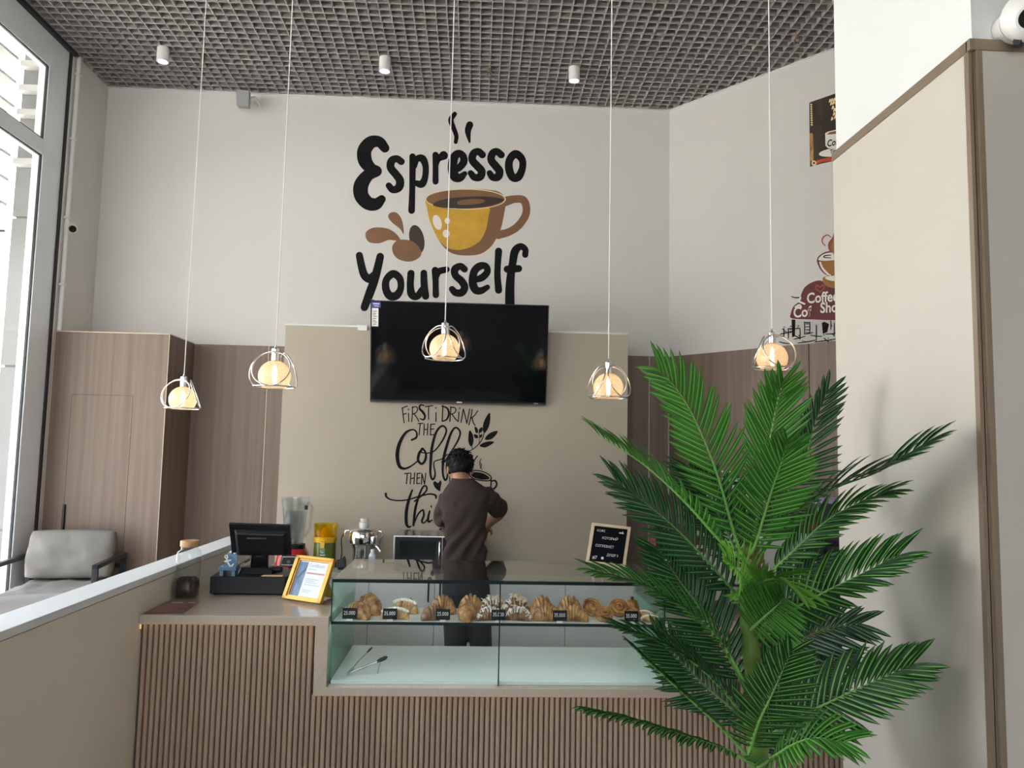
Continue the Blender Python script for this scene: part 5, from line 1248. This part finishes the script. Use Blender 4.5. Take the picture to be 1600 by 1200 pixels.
b = MB(); b.lathe([(.001, .42), (.215, .42), (.225, .425), (.225, .438), (.22, .44), (.001, .44)], (tx, ty, FZ), 40); b.build('tabletop', mat('dark_navy_top', (0.02, 0.022, 0.035), 0.2), tb, smooth=40)
b = MB(); b.cyl((tx, ty, FZ+.02), (tx, ty, FZ+.42), .02, n=14); b.build('stem', M_BLACKM, tb)
b = MB(); b.lathe([(.15, 0), (.15, .012), (.03, .02)], (tx, ty, FZ), 32); b.build('base', M_BLACKM, tb, smooth=40)
# ================================================================== PENDANT LAMPS
def amber_glass():
    m = bpy.data.materials.new('crackled_amber_glass'); m.use_nodes = True; t = m.node_tree; t.nodes.clear()
    o = t.nodes.new('ShaderNodeOutputMaterial'); tr = t.nodes.new('ShaderNodeBsdfTransparent'); tl = t.nodes.new('ShaderNodeBsdfTranslucent'); df = t.nodes.new('ShaderNodeBsdfDiffuse'); gl = t.nodes.new('ShaderNodeBsdfGlossy')
    tr.inputs[0].default_value = (1.0, .96, .88, 1); tl.inputs[0].default_value = (1.0, .86, .70, 1); df.inputs[0].default_value = (.88, .80, .66, 1); gl.inputs['Roughness'].default_value = .08
    tcn = t.nodes.new('ShaderNodeTexCoord'); vo = t.nodes.new('ShaderNodeTexVoronoi'); vo.feature = 'DISTANCE_TO_EDGE'; vo.inputs['Scale'].default_value = 130
    t.links.new(tcn.outputs['Object'], vo.inputs['Vector'])
    mr_ = t.nodes.new('ShaderNodeMapRange'); mr_.inputs['From Max'].default_value = .12; mr_.inputs['To Min'].default_value = .75; mr_.inputs['To Max'].default_value = .40
    t.links.new(vo.outputs['Distance'], mr_.inputs['Value'])
    m1 = t.nodes.new('ShaderNodeMixShader'); m1.inputs[0].default_value = .3; t.links.new(tl.outputs[0], m1.inputs[1]); t.links.new(df.outputs[0], m1.inputs[2])
    m2 = t.nodes.new('ShaderNodeMixShader'); t.links.new(mr_.outputs[0], m2.inputs[0]); t.links.new(tr.outputs[0], m2.inputs[1]); t.links.new(m1.outputs[0], m2.inputs[2])
    m3 = t.nodes.new('ShaderNodeMixShader'); m3.inputs[0].default_value = .05; t.links.new(m2.outputs[0], m3.inputs[1]); t.links.new(gl.outputs[0], m3.inputs[2])
    t.links.new(m3.outputs[0], o.inputs[0]); return m
M_AMBER = amber_glass()
M_FIL = emitter('glowing_filament', (1.0, 0.72, 0.48), 6.5)
M_CORD = mat('pale_cord', (0.90, 0.89, 0.88), 0.6)
def pendant(px_, py_, Y, az, label):
    c = aY(px_, py_, Y); R0 = .071
    root = thing('pendant_lamp', label, 'pendant lamp', (c.x, c.y, ZC), 'amber glass pendant lamps')
    b = MB(); b.cyl((c.x, c.y, c.z+.125), (c.x, c.y, ZC+.45), .0027, n=6); b.build('cord', M_CORD, root, smooth=60)
    b = MB(); b.lathe([(.003, .14), (.006, .128), (.017, .122), (.0175, .118), (.0175, .072), (.014, .068)], tuple(c), 24); b.build('socket', M_CHROME, root, smooth=40)
    prof = []
    for k in range(19):
        a = R(14)+(R(136)-R(14))*k/18; prof.append((R0*math.sin(a), R0*math.cos(a)))
    inn = [(r_-.0016*r_/R0, z-.001) for r_, z in prof[::-1]]
    b = MB(); b.lathe(prof+inn, tuple(c), 36, caps=False); b.build('glass_shade', M_AMBER, root, smooth=180)
    b = MB(); b.lathe([(.002, .068), (.012, .066), (.012, .050), (.004, .048)], tuple(c), 14); b.build('bulb_holder', M_CHROME, root, smooth=40)
    b = MB(); b.lathe([(.003, .046), (.0085, .040), (.0095, .0), (.0085, -.028), (.002, -.034)], tuple(c), 14); b.build('filament', M_FIL, root, smooth=40)
    zb = -.047; b = MB()
    b.tube([(c.x+.090*math.cos(t), c.y+.090*math.sin(t), c.z+zb) for t in [2*math.pi*k/44 for k in range(44)]], .0034, 7, closed=True); b.build('base_ring', M_CHROME, root, smooth=60)
    H = .164; rr_ = H/2; tilt = math.asin((.092-.034)/H)
    for k in range(3):
        a = R(az+120*k); e_ = Vector((math.cos(a), math.sin(a), 0)); s_ = Vector((-math.sin(a), math.cos(a), 0))
        u = (Vector((0, 0, 1))*math.cos(tilt)-e_*math.sin(tilt)); m_ = Vector(c)+e_*(.092+.034)/2+Vector((0, 0, zb+H*math.cos(tilt)/2))
        b = MB(); b.tube([m_+u*rr_*math.cos(t)+s_*rr_*math.sin(t) for t in [2*math.pi*j/44 for j in range(44)]], .0030, 7, closed=True); b.build('wire_ring', M_CHROME, root, smooth=60)
    return root
pendant(285.5, 624.5, 4.20, 15, 'pendant lamp hanging lowest and farthest left in front of the walnut closet')
pendant(429, 588, 3.45, 30, 'pendant lamp second from the left, against the walnut boards beside the beige panel')
pendant(694.5, 545, 3.63, 100, 'pendant lamp hanging in front of the television')
pendant(950.5, 606, 3.63, 75, 'pendant lamp in front of the right edge of the beige panel')
pendant(1206.5, 560, 3.50, 40, 'rightmost pendant lamp, above the palm')

# ================================================================== PALM
def leafmat(name, col, trans, spec=.5):
    m = mat(name, col, 0.38, spec=spec); t = m.node_tree; bs = t.nodes['Principled BSDF']
    o = [n for n in t.nodes if n.type == 'OUTPUT_MATERIAL'][0]; tl = t.nodes.new('ShaderNodeBsdfTranslucent'); tl.inputs[0].default_value = (*trans, 1)
    mx = t.nodes.new('ShaderNodeMixShader'); mx.inputs[0].default_value = .22
    t.links.new(bs.outputs[0], mx.inputs[1]); t.links.new(tl.outputs[0], mx.inputs[2]); t.links.new(mx.outputs[0], o.inputs[0]); return m
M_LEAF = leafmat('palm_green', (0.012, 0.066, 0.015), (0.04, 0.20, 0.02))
M_LEAFLIT = leafmat('lit_palm_green', (0.034, 0.165, 0.020), (0.10, 0.36, 0.03))  # front light through these fronds is put into a lighter green
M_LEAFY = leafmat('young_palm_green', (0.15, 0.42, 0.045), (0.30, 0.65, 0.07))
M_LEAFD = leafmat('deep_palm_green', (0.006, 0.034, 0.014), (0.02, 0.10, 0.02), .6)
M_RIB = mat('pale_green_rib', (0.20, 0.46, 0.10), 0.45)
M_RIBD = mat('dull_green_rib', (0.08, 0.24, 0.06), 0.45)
M_STALK = mat('green_stalk', (0.11, 0.20, 0.030), 0.5, noise_amt=.35, noise_scale=14)
M_FIBRE = mat('brown_fibre', (0.16, 0.12, 0.035), 0.8, noise_amt=.4, noise_scale=30)
palm = thing('potted_palm', 'tall artificial palm with feathered green fronds in front of the pillar', 'palm', (.86, 2.30, 0))
pbase = Vector((.87, 2.30, 0))
b = MB(); b.lathe([(.13, 0), (.15, .01), (.19, .30), (.20, .31), (.20, .335), (.18, .335), (.175, .29), (.01, .29)], tuple(pbase), 36); b.build('pot', mat('white_ceramic_pot', (0.72, 0.71, 0.68), 0.35), palm, smooth=40)
b = MB(); b.lathe([(.172, .285), (.10, .297), (.01, .30)], tuple(pbase), 24); b.build('soil', mat('dark_soil', (0.03, 0.022, 0.016), 0.95, bump=.8, bump_scale=120), palm)
tr_ = [pbase+Vector((0, 0, .29)), pbase+Vector((-.005, 0, .55)), aY(1186, 1195, 2.30), aY(1180, 1120, 2.30), aY(1174, 1020, 2.30), aY(1168, 940, 2.30), aY(1172, 868, 2.30), aY(1176, 840, 2.30)]
S_ = spline([tuple(p) for p in tr_], 6); n_ = len(S_)
b = MB(); b.tube([Vector(p) for p in S_], [.034-.016*k/(n_-1)+.004*math.sin(k*1.9) for k in range(n_)], 12); b.build('trunk', M_STALK, palm, smooth=60)
b = MB(); rr = random.Random(11)
for k in range(30):
    a = rr.uniform(0, 6.28); q = aY(1172+rr.uniform(-8, 8), 890+rr.uniform(-15, 25), 2.30); e_ = q+Vector((math.cos(a)*.028, math.sin(a)*.028, rr.uniform(.03, .065))); b.tube([q, q*.5+e_*.5+Vector((math.cos(a)*.012, math.sin(a)*.012, 0)), e_], [.009, .006, .0015], 5)
b.build('crown_fibre', M_FIBRE, palm, smooth=60)

def frond(pts, N0, L=.16, n=26, w=.0150, m=None, rib=None, start=.18, a0=58, a1=24, fold=14, sag=.02, tipL=.62, seed=0, baseL=.55, rr0=.0055):
    """pts: (px, py, Y) from stalk to tip; N0: the way the upper leaf face looks"""
    rr = random.Random(seed*7+1)
    P_ = [Vector(p) for p in spline([tuple(aY(*p)) for p in pts], 14)]
    cum = [0.0]
    for a, c in zip(P_, P_[1:]): cum.append(cum[-1]+(c-a).length)
    T_ = cum[-1]
    def ev(s):
        s = min(max(s, 0), 1)*T_; k = 0
        while k < len(cum)-2 and cum[k+1] < s: k += 1
        f_ = (s-cum[k])/max(1e-9, cum[k+1]-cum[k]); return P_[k].lerp(P_[k+1], f_), (P_[k+1]-P_[k]).normalized()
    b = MB(); b.mi = 1
    K = 26; b.tube([ev(k/K)[0] for k in range(K+1)], [rr0*(1-.80*k/K) for k in range(K+1)], 7)
    N0 = Vector(N0).normalized()
    for i in range(n):
        u = i/(n-1); s = start+(1-start)*(u**.93)*.995
        p, t = ev(s); nn = (N0-t*N0.dot(t)).normalized(); wv = t.cross(nn)
        env = (baseL+(1-baseL)*min(1, u/.28)) if u < .28 else 1-(1-tipL)*((u-.28)/.72)**1.6
        for sd in (-1, 1):
            ang = R(a0+(a1-a0)*u**1.15+rr.uniform(-4, 4)); l = L*env*rr.uniform(.93, 1.05)
            d = t*math.cos(ang)+wv*sd*math.sin(ang); d = (d+nn*(math.sin(R(fold))+rr.uniform(-.07, .07))).normalized()
            cur = (t*.55+Vector((0, 0, -1))*.5)
            sv = d.cross(nn).normalized(); up = sv.cross(d)
            if up.dot(nn) < 0: up = -up
            ST = 6; rows = []
            for k in range(ST+1):
                q = k/ST
                c_ = p+d*l*q+t*l*.16*q*q+Vector((0, 0, -1))*sag*q*q*(l/L)
                hw = w/2*(math.sin(math.pi*(.12+.80*q))**.72 if q < 1 else 0.03)*(1 if q > .05 else .55)
                rows.append((c_-sv*hw+up*hw*.42, c_, c_+sv*hw+up*hw*.42, hw))
            b.mi = 0; idx = [[b.P(x) for x in r_[:3]] for r_ in rows]
            for k in range(ST):
                b.F((idx[k][0], idx[k][1], idx[k+1][1], idx[k+1][0])); b.F((idx[k][1], idx[k][2], idx[k+1][2], idx[k+1][1]))
            b.mi = 1; ii = [[b.P(r_[1]-sv*r_[3]*.20+up*(r_[3]*.07+.0005)), b.P(r_[1]+sv*r_[3]*.20+up*(r_[3]*.07+.0005))] for r_ in rows]
            for k in range(ST): b.F((ii[k][0], ii[k][1], ii[k+1][1], ii[k+1][0]))
            ii = [[b.P(r_[1]-sv*r_[3]*.13-up*.0009), b.P(r_[1]+sv*r_[3]*.13-up*.0009)] for r_ in rows]
            for k in range(ST): b.F((ii[k][1], ii[k][0], ii[k+1][0], ii[k+1][1]))
    return b.build('frond', [m or M_LEAF, rib or M_RIB], palm, smooth=180)
CAM = (0.05, -1, .25)
B_ = (1172, 866)
frond([(1170,880,2.29),(1152,850,2.27),(1120,740,2.22),(1085,655,2.18),(1055,605,2.15),(1030,580,2.12)], (-.1,-1,.35), .165, 27, m=M_LEAFLIT, a0=52, a1=26, seed=1)
frond([(1173,866,2.31),(1185,800,2.33),(1198,715,2.35),(1212,640,2.33),(1222,598,2.28)], (-.15,-1,.3), .165, 22, m=M_LEAFLIT, a0=50, a1=22, seed=2, start=.30)
frond([(1172,868,2.28),(1182,845,2.25),(1203,775,2.18),(1222,718,2.12),(1228,690,2.08)], (-.1,-1,.4), .150, 24, m=M_LEAFLIT, a0=62, a1=22, seed=3, start=.10)
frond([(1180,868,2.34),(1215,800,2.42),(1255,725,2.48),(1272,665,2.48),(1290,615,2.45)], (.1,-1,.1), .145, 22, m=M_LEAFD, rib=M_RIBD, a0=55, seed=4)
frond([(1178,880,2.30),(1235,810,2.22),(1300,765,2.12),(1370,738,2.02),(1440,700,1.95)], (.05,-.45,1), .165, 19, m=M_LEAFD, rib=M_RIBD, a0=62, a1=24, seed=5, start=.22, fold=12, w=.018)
frond([(1180,915,2.30),(1230,870,2.27),(1290,815,2.22),(1340,787,2.17),(1385,770,2.12)], (.05,-.5,1), .130, 24, m=M_LEAF, a0=55, seed=6, fold=5)
frond([(1168,880,2.30),(1130,850,2.28),(1068,782,2.22),(1005,725,2.18),(935,680,2.14)], (.1,-.30,1), .130, 28, m=M_LEAFLIT, a0=48, a1=18, seed=7, start=.15, fold=22)
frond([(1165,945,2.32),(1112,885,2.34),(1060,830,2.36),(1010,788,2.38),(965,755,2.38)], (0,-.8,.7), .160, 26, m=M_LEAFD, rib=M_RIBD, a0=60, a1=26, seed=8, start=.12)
frond([(1172,985,2.26),(1190,968,2.20),(1212,948,2.12),(1226,934,2.06)], (-.2,-1,.4), .150, 20, m=M_LEAFLIT, a0=66, a1=26, seed=9, start=.08)
frond([(1172,950,2.27),(1165,915,2.20),(1152,890,2.12),(1132,872,2.05)], (-.3,-.9,.5), .135, 18, m=M_LEAFY, a0=50, a1=15, seed=21, start=.12)
frond([(1174,930,2.26),(1185,912,2.18),(1215,905,2.10),(1245,925,2.04)], (.2,-.6,.9), .130, 16, m=M_LEAFY, a0=48, a1=15, seed=22, start=.15)
frond([(1178,1000,2.30),(1220,965,2.24),(1270,935,2.18),(1330,905,2.11),(1400,872,2.04)], (.05,-.7,.9), .165, 21, m=M_LEAF, a0=64, a1=24, seed=10, start=.18, w=.018)
frond([(1168,1075,2.30),(1130,1010,2.28),(1075,955,2.25),(1005,915,2.21),(935,895,2.17)], (.05,-.45,1), .125, 26, m=M_LEAF, a0=52, a1=18, seed=11)
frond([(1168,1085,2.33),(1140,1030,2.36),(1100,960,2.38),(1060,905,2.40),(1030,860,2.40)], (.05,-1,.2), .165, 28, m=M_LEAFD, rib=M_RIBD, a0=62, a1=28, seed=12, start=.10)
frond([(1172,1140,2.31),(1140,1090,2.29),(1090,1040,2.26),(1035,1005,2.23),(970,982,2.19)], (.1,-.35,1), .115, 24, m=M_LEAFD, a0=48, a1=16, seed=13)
frond([(1175,1190,2.30),(1130,1140,2.27),(1075,1090,2.24),(1020,1040,2.21),(985,1008,2.18)], (.5,-.12,1), .070, 24, m=M_LEAF, a0=40, a1=14, seed=14, start=.25)
frond([(1178,1195,2.28),(1130,1170,2.23),(1060,1148,2.17),(985,1125,2.11),(918,1110,2.06)], (.0,-.10,1), .080, 24, m=M_LEAF, a0=45, a1=14, seed=15, start=.15, sag=.035)
frond([(1170,1180,2.25),(1185,1130,2.18),(1206,1085,2.12),(1226,1040,2.07),(1236,1018,2.04)], (-.15,-1,.35), .150, 24, m=M_LEAF, a0=58, a1=22, seed=16, start=.10)
frond([(1180,1170,2.29),(1230,1130,2.23),(1290,1100,2.17),(1350,1072,2.11),(1420,1042,2.05)], (.0,-.8,.8), .160, 22, m=M_LEAF, a0=62, a1=26, seed=17, start=.15, w=.019)
frond([(1184,1200,2.26),(1205,1185,2.18),(1240,1163,2.10),(1275,1153,2.04),(1318,1160,1.99)], (.05,-.75,.8), .135, 22, m=M_LEAFLIT, a0=62, a1=30, seed=18, start=.05)
frond([(1176,1060,2.33),(1215,1025,2.33),(1260,995,2.33),(1300,980,2.32),(1340,975,2.30)], (.05,-1,.4), .130, 20, m=M_LEAFD, rib=M_RIBD, a0=62, a1=30, seed=19, start=.08)
frond([(1172,1140,2.35),(1140,1105,2.40),(1100,1070,2.44),(1060,1030,2.46),(1030,1000,2.46)], (.0,-1,.3), .150, 22, m=M_LEAFD, rib=M_RIBD, a0=60, a1=30, seed=20, start=.06)
frond([(1180,1180,2.34),(1215,1130,2.40),(1250,1085,2.44),(1285,1050,2.46),(1310,1020,2.46)], (.1,-1,.3), .140, 22, m=M_LEAFD, rib=M_RIBD, a0=60, a1=30, seed=23, start=.06)
frond([(1178,1010,2.34),(1215,955,2.40),(1250,905,2.43),(1280,870,2.43)], (.1,-1,.3), .140, 20, m=M_LEAFD, rib=M_RIBD, a0=60, a1=30, seed=24, start=.06)
frond([(1172,900,2.35),(1140,840,2.41),(1110,780,2.45),(1080,735,2.46)], (-.1,-1,.2), .150, 22, m=M_LEAFD, rib=M_RIBD, a0=60, a1=30, seed=25, start=.08)
# ================================================================== PERSON (seen from behind, arms busy over the bench)
PYC = 4.83
man = thing('person', 'person in dark brown t-shirt and black trousers working at the back bench with back turned', 'person', (.02, PYC, 0))
def W(px_, py_, dy=0.0):
    """point of the man's upright plane, dy further from us"""
    return aY(px_, py_, PYC+dy)
def ringe(c, rx, ry, n=20, p=2.4, tilt=0.0, yaw=0.0):
    o_ = []
    for k in range(n):
        a = 2*math.pi*k/n; ca, sa = math.cos(a), math.sin(a); q = (abs(ca)**p+abs(sa)**p)**(-1/p)
        x, y = ca*q*rx, sa*q*ry
        o_.append((c[0]+x*math.cos(yaw)-y*math.sin(yaw), c[1]+x*math.sin(yaw)+y*math.cos(yaw), c[2]+x*math.sin(tilt)))
    return o_
def ovl(p0, p1, r, k=6):
    return [Vector(p0).lerp(Vector(p1), j/k) for j in range(k+1)]
def remesh(o, vox, smooth_it=4):
    m = o.modifiers.new('remesh', 'REMESH'); m.mode = 'VOXEL'; m.voxel_size = vox; m.use_smooth_shade = True
    if smooth_it:
        s_ = o.modifiers.new('smooth', 'SMOOTH'); s_.iterations = smooth_it; s_.factor = .5
    bake(o); o.data.polygons.foreach_set('use_smooth', [True]*len(o.data.polygons)); return o
M_SKIN = mat('skin', (0.36, 0.185, 0.115), 0.5, sss=.12, noise_amt=.05, noise_scale=30)
M_SHIRT = mat('dark_brown_cotton', (0.040, 0.026, 0.024), 0.85, noise_amt=.08, noise_scale=12, bump=.12, bump_scale=500)
M_PANTS = mat('black_trouser_cloth', (0.012, 0.014, 0.020), 0.8)
M_HAIR = mat('black_hair', (0.005, 0.0045, 0.0045), 0.6, spec=.25)
HD = W(719, 731, .055)                     # middle of the head, bent a little forward
NB = W(723, 757, .0)
# ---- joints
shR, elR, wrR = W(760, 775, .02), W(782, 798, .17), W(760, 822, .36)
shL, elL, wrL = W(699, 780, .02), W(691, 816, .13), W(716, 822, .33)
wrR.z = max(wrR.z, 1.14); wrL.z = max(wrL.z, 1.17)
def arm(b, sh, el, wr):
    pts = spline([tuple(sh), tuple(sh*.5+el*.5), tuple(el), tuple(el*.45+wr*.55), tuple(wr)], 6)
    rad = np.interp(np.linspace(0, 1, len(pts)), [0, .28, .48, .62, .82, 1], [.050, .046, .037, .041, .031, .024]); b.tube([Vector(p) for p in pts], list(rad), 14)
def hand(b, wr, el, side):
    """palm, thumb from its side and four bent fingers of different lengths"""
    d = (wr-el).normalized(); d = (d+Vector((0, .25, -.35))).normalized(); s_ = d.cross(Vector((0, 0, 1))).normalized()*side; up = s_.cross(d)*side
    if up.z < 0: up = -up
    pc_ = wr+d*.048
    b.loft([[tuple(wr+d*q+s_*(x*w_)+up*(z*h_)) for x, z in [(math.cos(2*math.pi*k/14), math.sin(2*math.pi*k/14)) for k in range(14)]] for q, w_, h_ in ((-.01, .024, .020), (.02, .033, .017), (.055, .041, .015), (.088, .040, .012))])
    for k, (off, l) in enumerate(((.030, .070), (.010, .080), (-.011, .074), (-.031, .058))):
        a = wr+d*.082+s_*off; m1 = a+d*l*.42-up*l*.12; m2 = m1+d*l*.25-up*l*.24; m3 = m2-up*l*.26+d*l*.06
        b.tube([a, m1, m2, m3], [.0098, .0092, .0085, .0068], 10); b.ball(tuple(m3), .0068, 8, 6)
    a = wr+d*.028+s_*.030; m1 = a+s_*.022+d*.026-up*.006; m2 = m1+d*.028+s_*.004-up*.012
    b.tube([a, m1, m2], [.0125, .0108, .0085], 10); b.ball(tuple(m2), .0085, 8, 6)
b = MB()
# skull, jaw, neck, ears, face (turned away from us, towards the bench)
fwd = Vector((-.06, .90, -.42)).normalized(); upv = Vector((-.03, .40, .91)).normalized(); sdv = fwd.cross(upv)
def H(x, y, z): return HD+sdv*x+fwd*y+upv*z
def hball(c, r, n=20, m=14):
    q = MB(); q.ball((0, 0, 0), r, n, m)
    i0 = [b.P(H(c[0]+v[0], c[1]+v[1], c[2]+v[2])) for v in q.v]
    for f_ in q.f: b.F([i0[0]+k for k in f_])
hball((0, -.008, .018), (.073, .092, .082)); hball((0, .030, -.045), (.056, .062, .062)); hball((0, .048, -.085), (.034, .036, .024)); hball((0, .080, .030), (.045, .020, .030))
hball((0, .095, -.022), (.013, .022, .024)); hball((0, .086, -.060), (.026, .012, .010)); hball((0, .084, -.073), (.022, .011, .008))
for sx in (-1, 1):
    hball((sx*.030, .083, .010), (.015, .010, .010)); hball((sx*.076, .000, -.012), (.009, .022, .033), 14, 10); hball((sx*.040, .070, -.030), (.022, .018, .018))
b.tube([NB+Vector((0, .01, -.06)), NB+Vector((0, .008, 0)), H(0, -.020, -.07), H(0, -.005, -.02)], [.066, .056, .050, .052], 18)
# trunk under the shirt, hips, legs under the trousers
hip = W(728, 905); b.loft([ringe(W(728, 922), .085, .06), ringe(W(728, 880), .10, .07), ringe(W(727, 840), .105, .072), ringe(W(727, 800), .125, .08), ringe(W(727, 772), .14, .075), ringe(W(725, 757), .075, .055)])
arm(b, shR, elR, wrR); arm(b, shL, elL, wrL)
hand(b, wrR, elR, 1); hand(b, wrL, elL, -1)
hips = {-1: W(711, 905), 1: W(744, 905)}
feet = {-1: Vector((-.075, PYC, .09)), 1: Vector((.105, PYC, .09))}
for sx in (-1, 1):
    a = hips[sx]; c = feet[sx]; k_ = a*.48+c*.52+Vector((0, .03, 0)); b.tube([Vector(p) for p in spline([tuple(a), tuple(k_), tuple(c)], 8)], list(np.interp(np.linspace(0, 1, 17), [0, .2, .5, .7, 1], [.066, .066, .052, .052, .036])), 16)
body = b.build('body', M_SKIN, man); remesh(body, .0052, 3)
# ---- t-shirt
b = MB()
prof = [(906, 727, .138, .100), (890, 727, .137, .100), (868, 727, .131, .095), (846, 727, .127, .092), (822, 727, .131, .095), (800, 726, .141, .101), (784, 726.5, .150, .103), (772, 728, .150, .096), (762, 728, .128, .082), (754, 725, .090, .068), (748, 723.5, .068, .058)]
b.loft([ringe(W(x, y), rx, ry, 28, 2.5) for y, x, rx, ry in prof])
def sleeve(sh, el, frac, r0, r1):
    e_ = Vector(sh).lerp(Vector(el), frac); i_ = Vector(sh)+Vector((0, 0, .004))+(Vector((W(727, 775).x, PYC, sh.z))-Vector(sh))*.35
    pts = [i_, Vector(sh)+Vector((0, 0, -.002)), Vector(sh).lerp(Vector(el), frac*.55), e_]
    b.tube(pts, [r0*.95, r0*1.08, (r0+r1)/2*1.05, r1*1.08], 20)
sleeve(shR, elR, .93, .060, .060); sleeve(shL, elL, .98, .058, .058)
shirt = b.build('t_shirt', M_SHIRT, man); remesh(shirt, .0085, 5)
# cloth folds: soft diagonal pulls across the back, fading at the shoulders
me = shirt.data; hz = W(727, 906).z; sz_ = W(727, 765).z
nrm_ = [v.normal.copy() for v in me.vertices]
for v, n_v in zip(me.vertices, nrm_):
    p = v.co; t_ = (p.z-hz)/(sz_-hz); a_ = max(0, min(1, 1.15-t_))*.014+.0016
    ph = (p.x*1.0-p.z*.62)*78+2.2*noise.noise(Vector((p.x*6, p.y*6, p.z*5)))
    f_ = math.sin(ph)*abs(noise.noise(Vector((p.x*4+3, p.y*3, p.z*5))))*1.7
    f_ += .5*noise.noise(Vector((p.x*16, p.y*10, p.z*12)))
    v.co = p+n_v*a_*f_
b = MB(); b.tube([Vector(p) for p in ringe(W(723.3, 749, .004), .066, .057, 28, 2.2)], .006, 8, closed=True); b.build('collar', M_SHIRT, shirt, smooth=60)
# ---- trousers
b = MB()
b.loft([ringe(W(728, 893), .126, .090, 24), ringe(W(728, 912), .130, .094, 24), ringe(W(728, 928), .132, .092, 24)])
for sx in (-1, 1):
    a = hips[sx]; c = feet[sx]; k_ = a*.48+c*.52+Vector((0, .015, 0)); b.tube([Vector(p) for p in spline([tuple(a), tuple(k_), tuple(c)], 8)], list(np.interp(np.linspace(0, 1, 17), [0, .15, .5, 1], [.080, .081, .068, .058])), 18)
remesh(b.build('trousers', M_PANTS, man), .009, 3)
for sx in (-1, 1):
    c = feet[sx]; b = MB(); b.ball((c.x, c.y+.045, .042), (.047, .135, .042), 18, 12); b.ball((c.x, c.y-.02, .065), (.043, .06, .05), 16, 10)
    remesh(b.build('shoe', M_BLACK, man), .008, 2)
# ---- hair: cap with tufts, longer on top, tapering into the nape
b = MB()
def hcap(n=34, m=20):
    rings = []
    for i in range(m+1):
        th = math.pi*(.66)*i/m; ring = []
        for k in range(n):
            a = 2*math.pi*k/n
            x, y, z = math.sin(th)*math.cos(a), math.sin(th)*math.sin(a), math.cos(th)
            low = 1.0 if y < .15 else max(0.0, 1-(y-.15)*1.6)      # leaves the face free
            thv = th*(.62+.38*low)*(1.0+.20*max(0.0, min(1.0, -y*2.2))*(i/m)); x, y, z = math.sin(thv)*math.cos(a), math.sin(thv)*math.sin(a), math.cos(thv)
            g = 1+.05*noise.noise(Vector((x*5, y*5, z*5)))+.025*noise.noise(Vector((x*14, y*14, z*14)))
            ring.append(H(x*.079*g, -.010+y*.099*g, .017+z*.093*g))
        rings.append(ring)
    b.loft(rings)
hcap(); rr = random.Random(2)
for k in range(520):
    th = math.acos(1-rr.random()*1.5); a = rr.uniform(0, 2*math.pi)
    x, y, z = math.sin(th)*math.cos(a), math.sin(th)*math.sin(a), math.cos(th)
    if y > .45 and z < .35: continue
    p = H(x*.077, -.010+y*.096, .019+z*.090); o_ = (sdv*x+fwd*y+upv*z).normalized()
    tn_ = (sdv*rr.uniform(-1, 1)+fwd*rr.uniform(-1, .6)+upv*rr.uniform(-.9, .5)); tn_ = (tn_-o_*tn_.dot(o_)).normalized()
    l = rr.uniform(.012, .030)*(1.2 if z > .3 else .7)
    b.tube([p-o_*.004, p+o_*.006+tn_*l*.5, p+o_*(.007+.012*rr.random()*(z > .2))+tn_*l], [.0050, .0036, .0006], 5)
b.build('hair', M_HAIR, man, smooth=60)
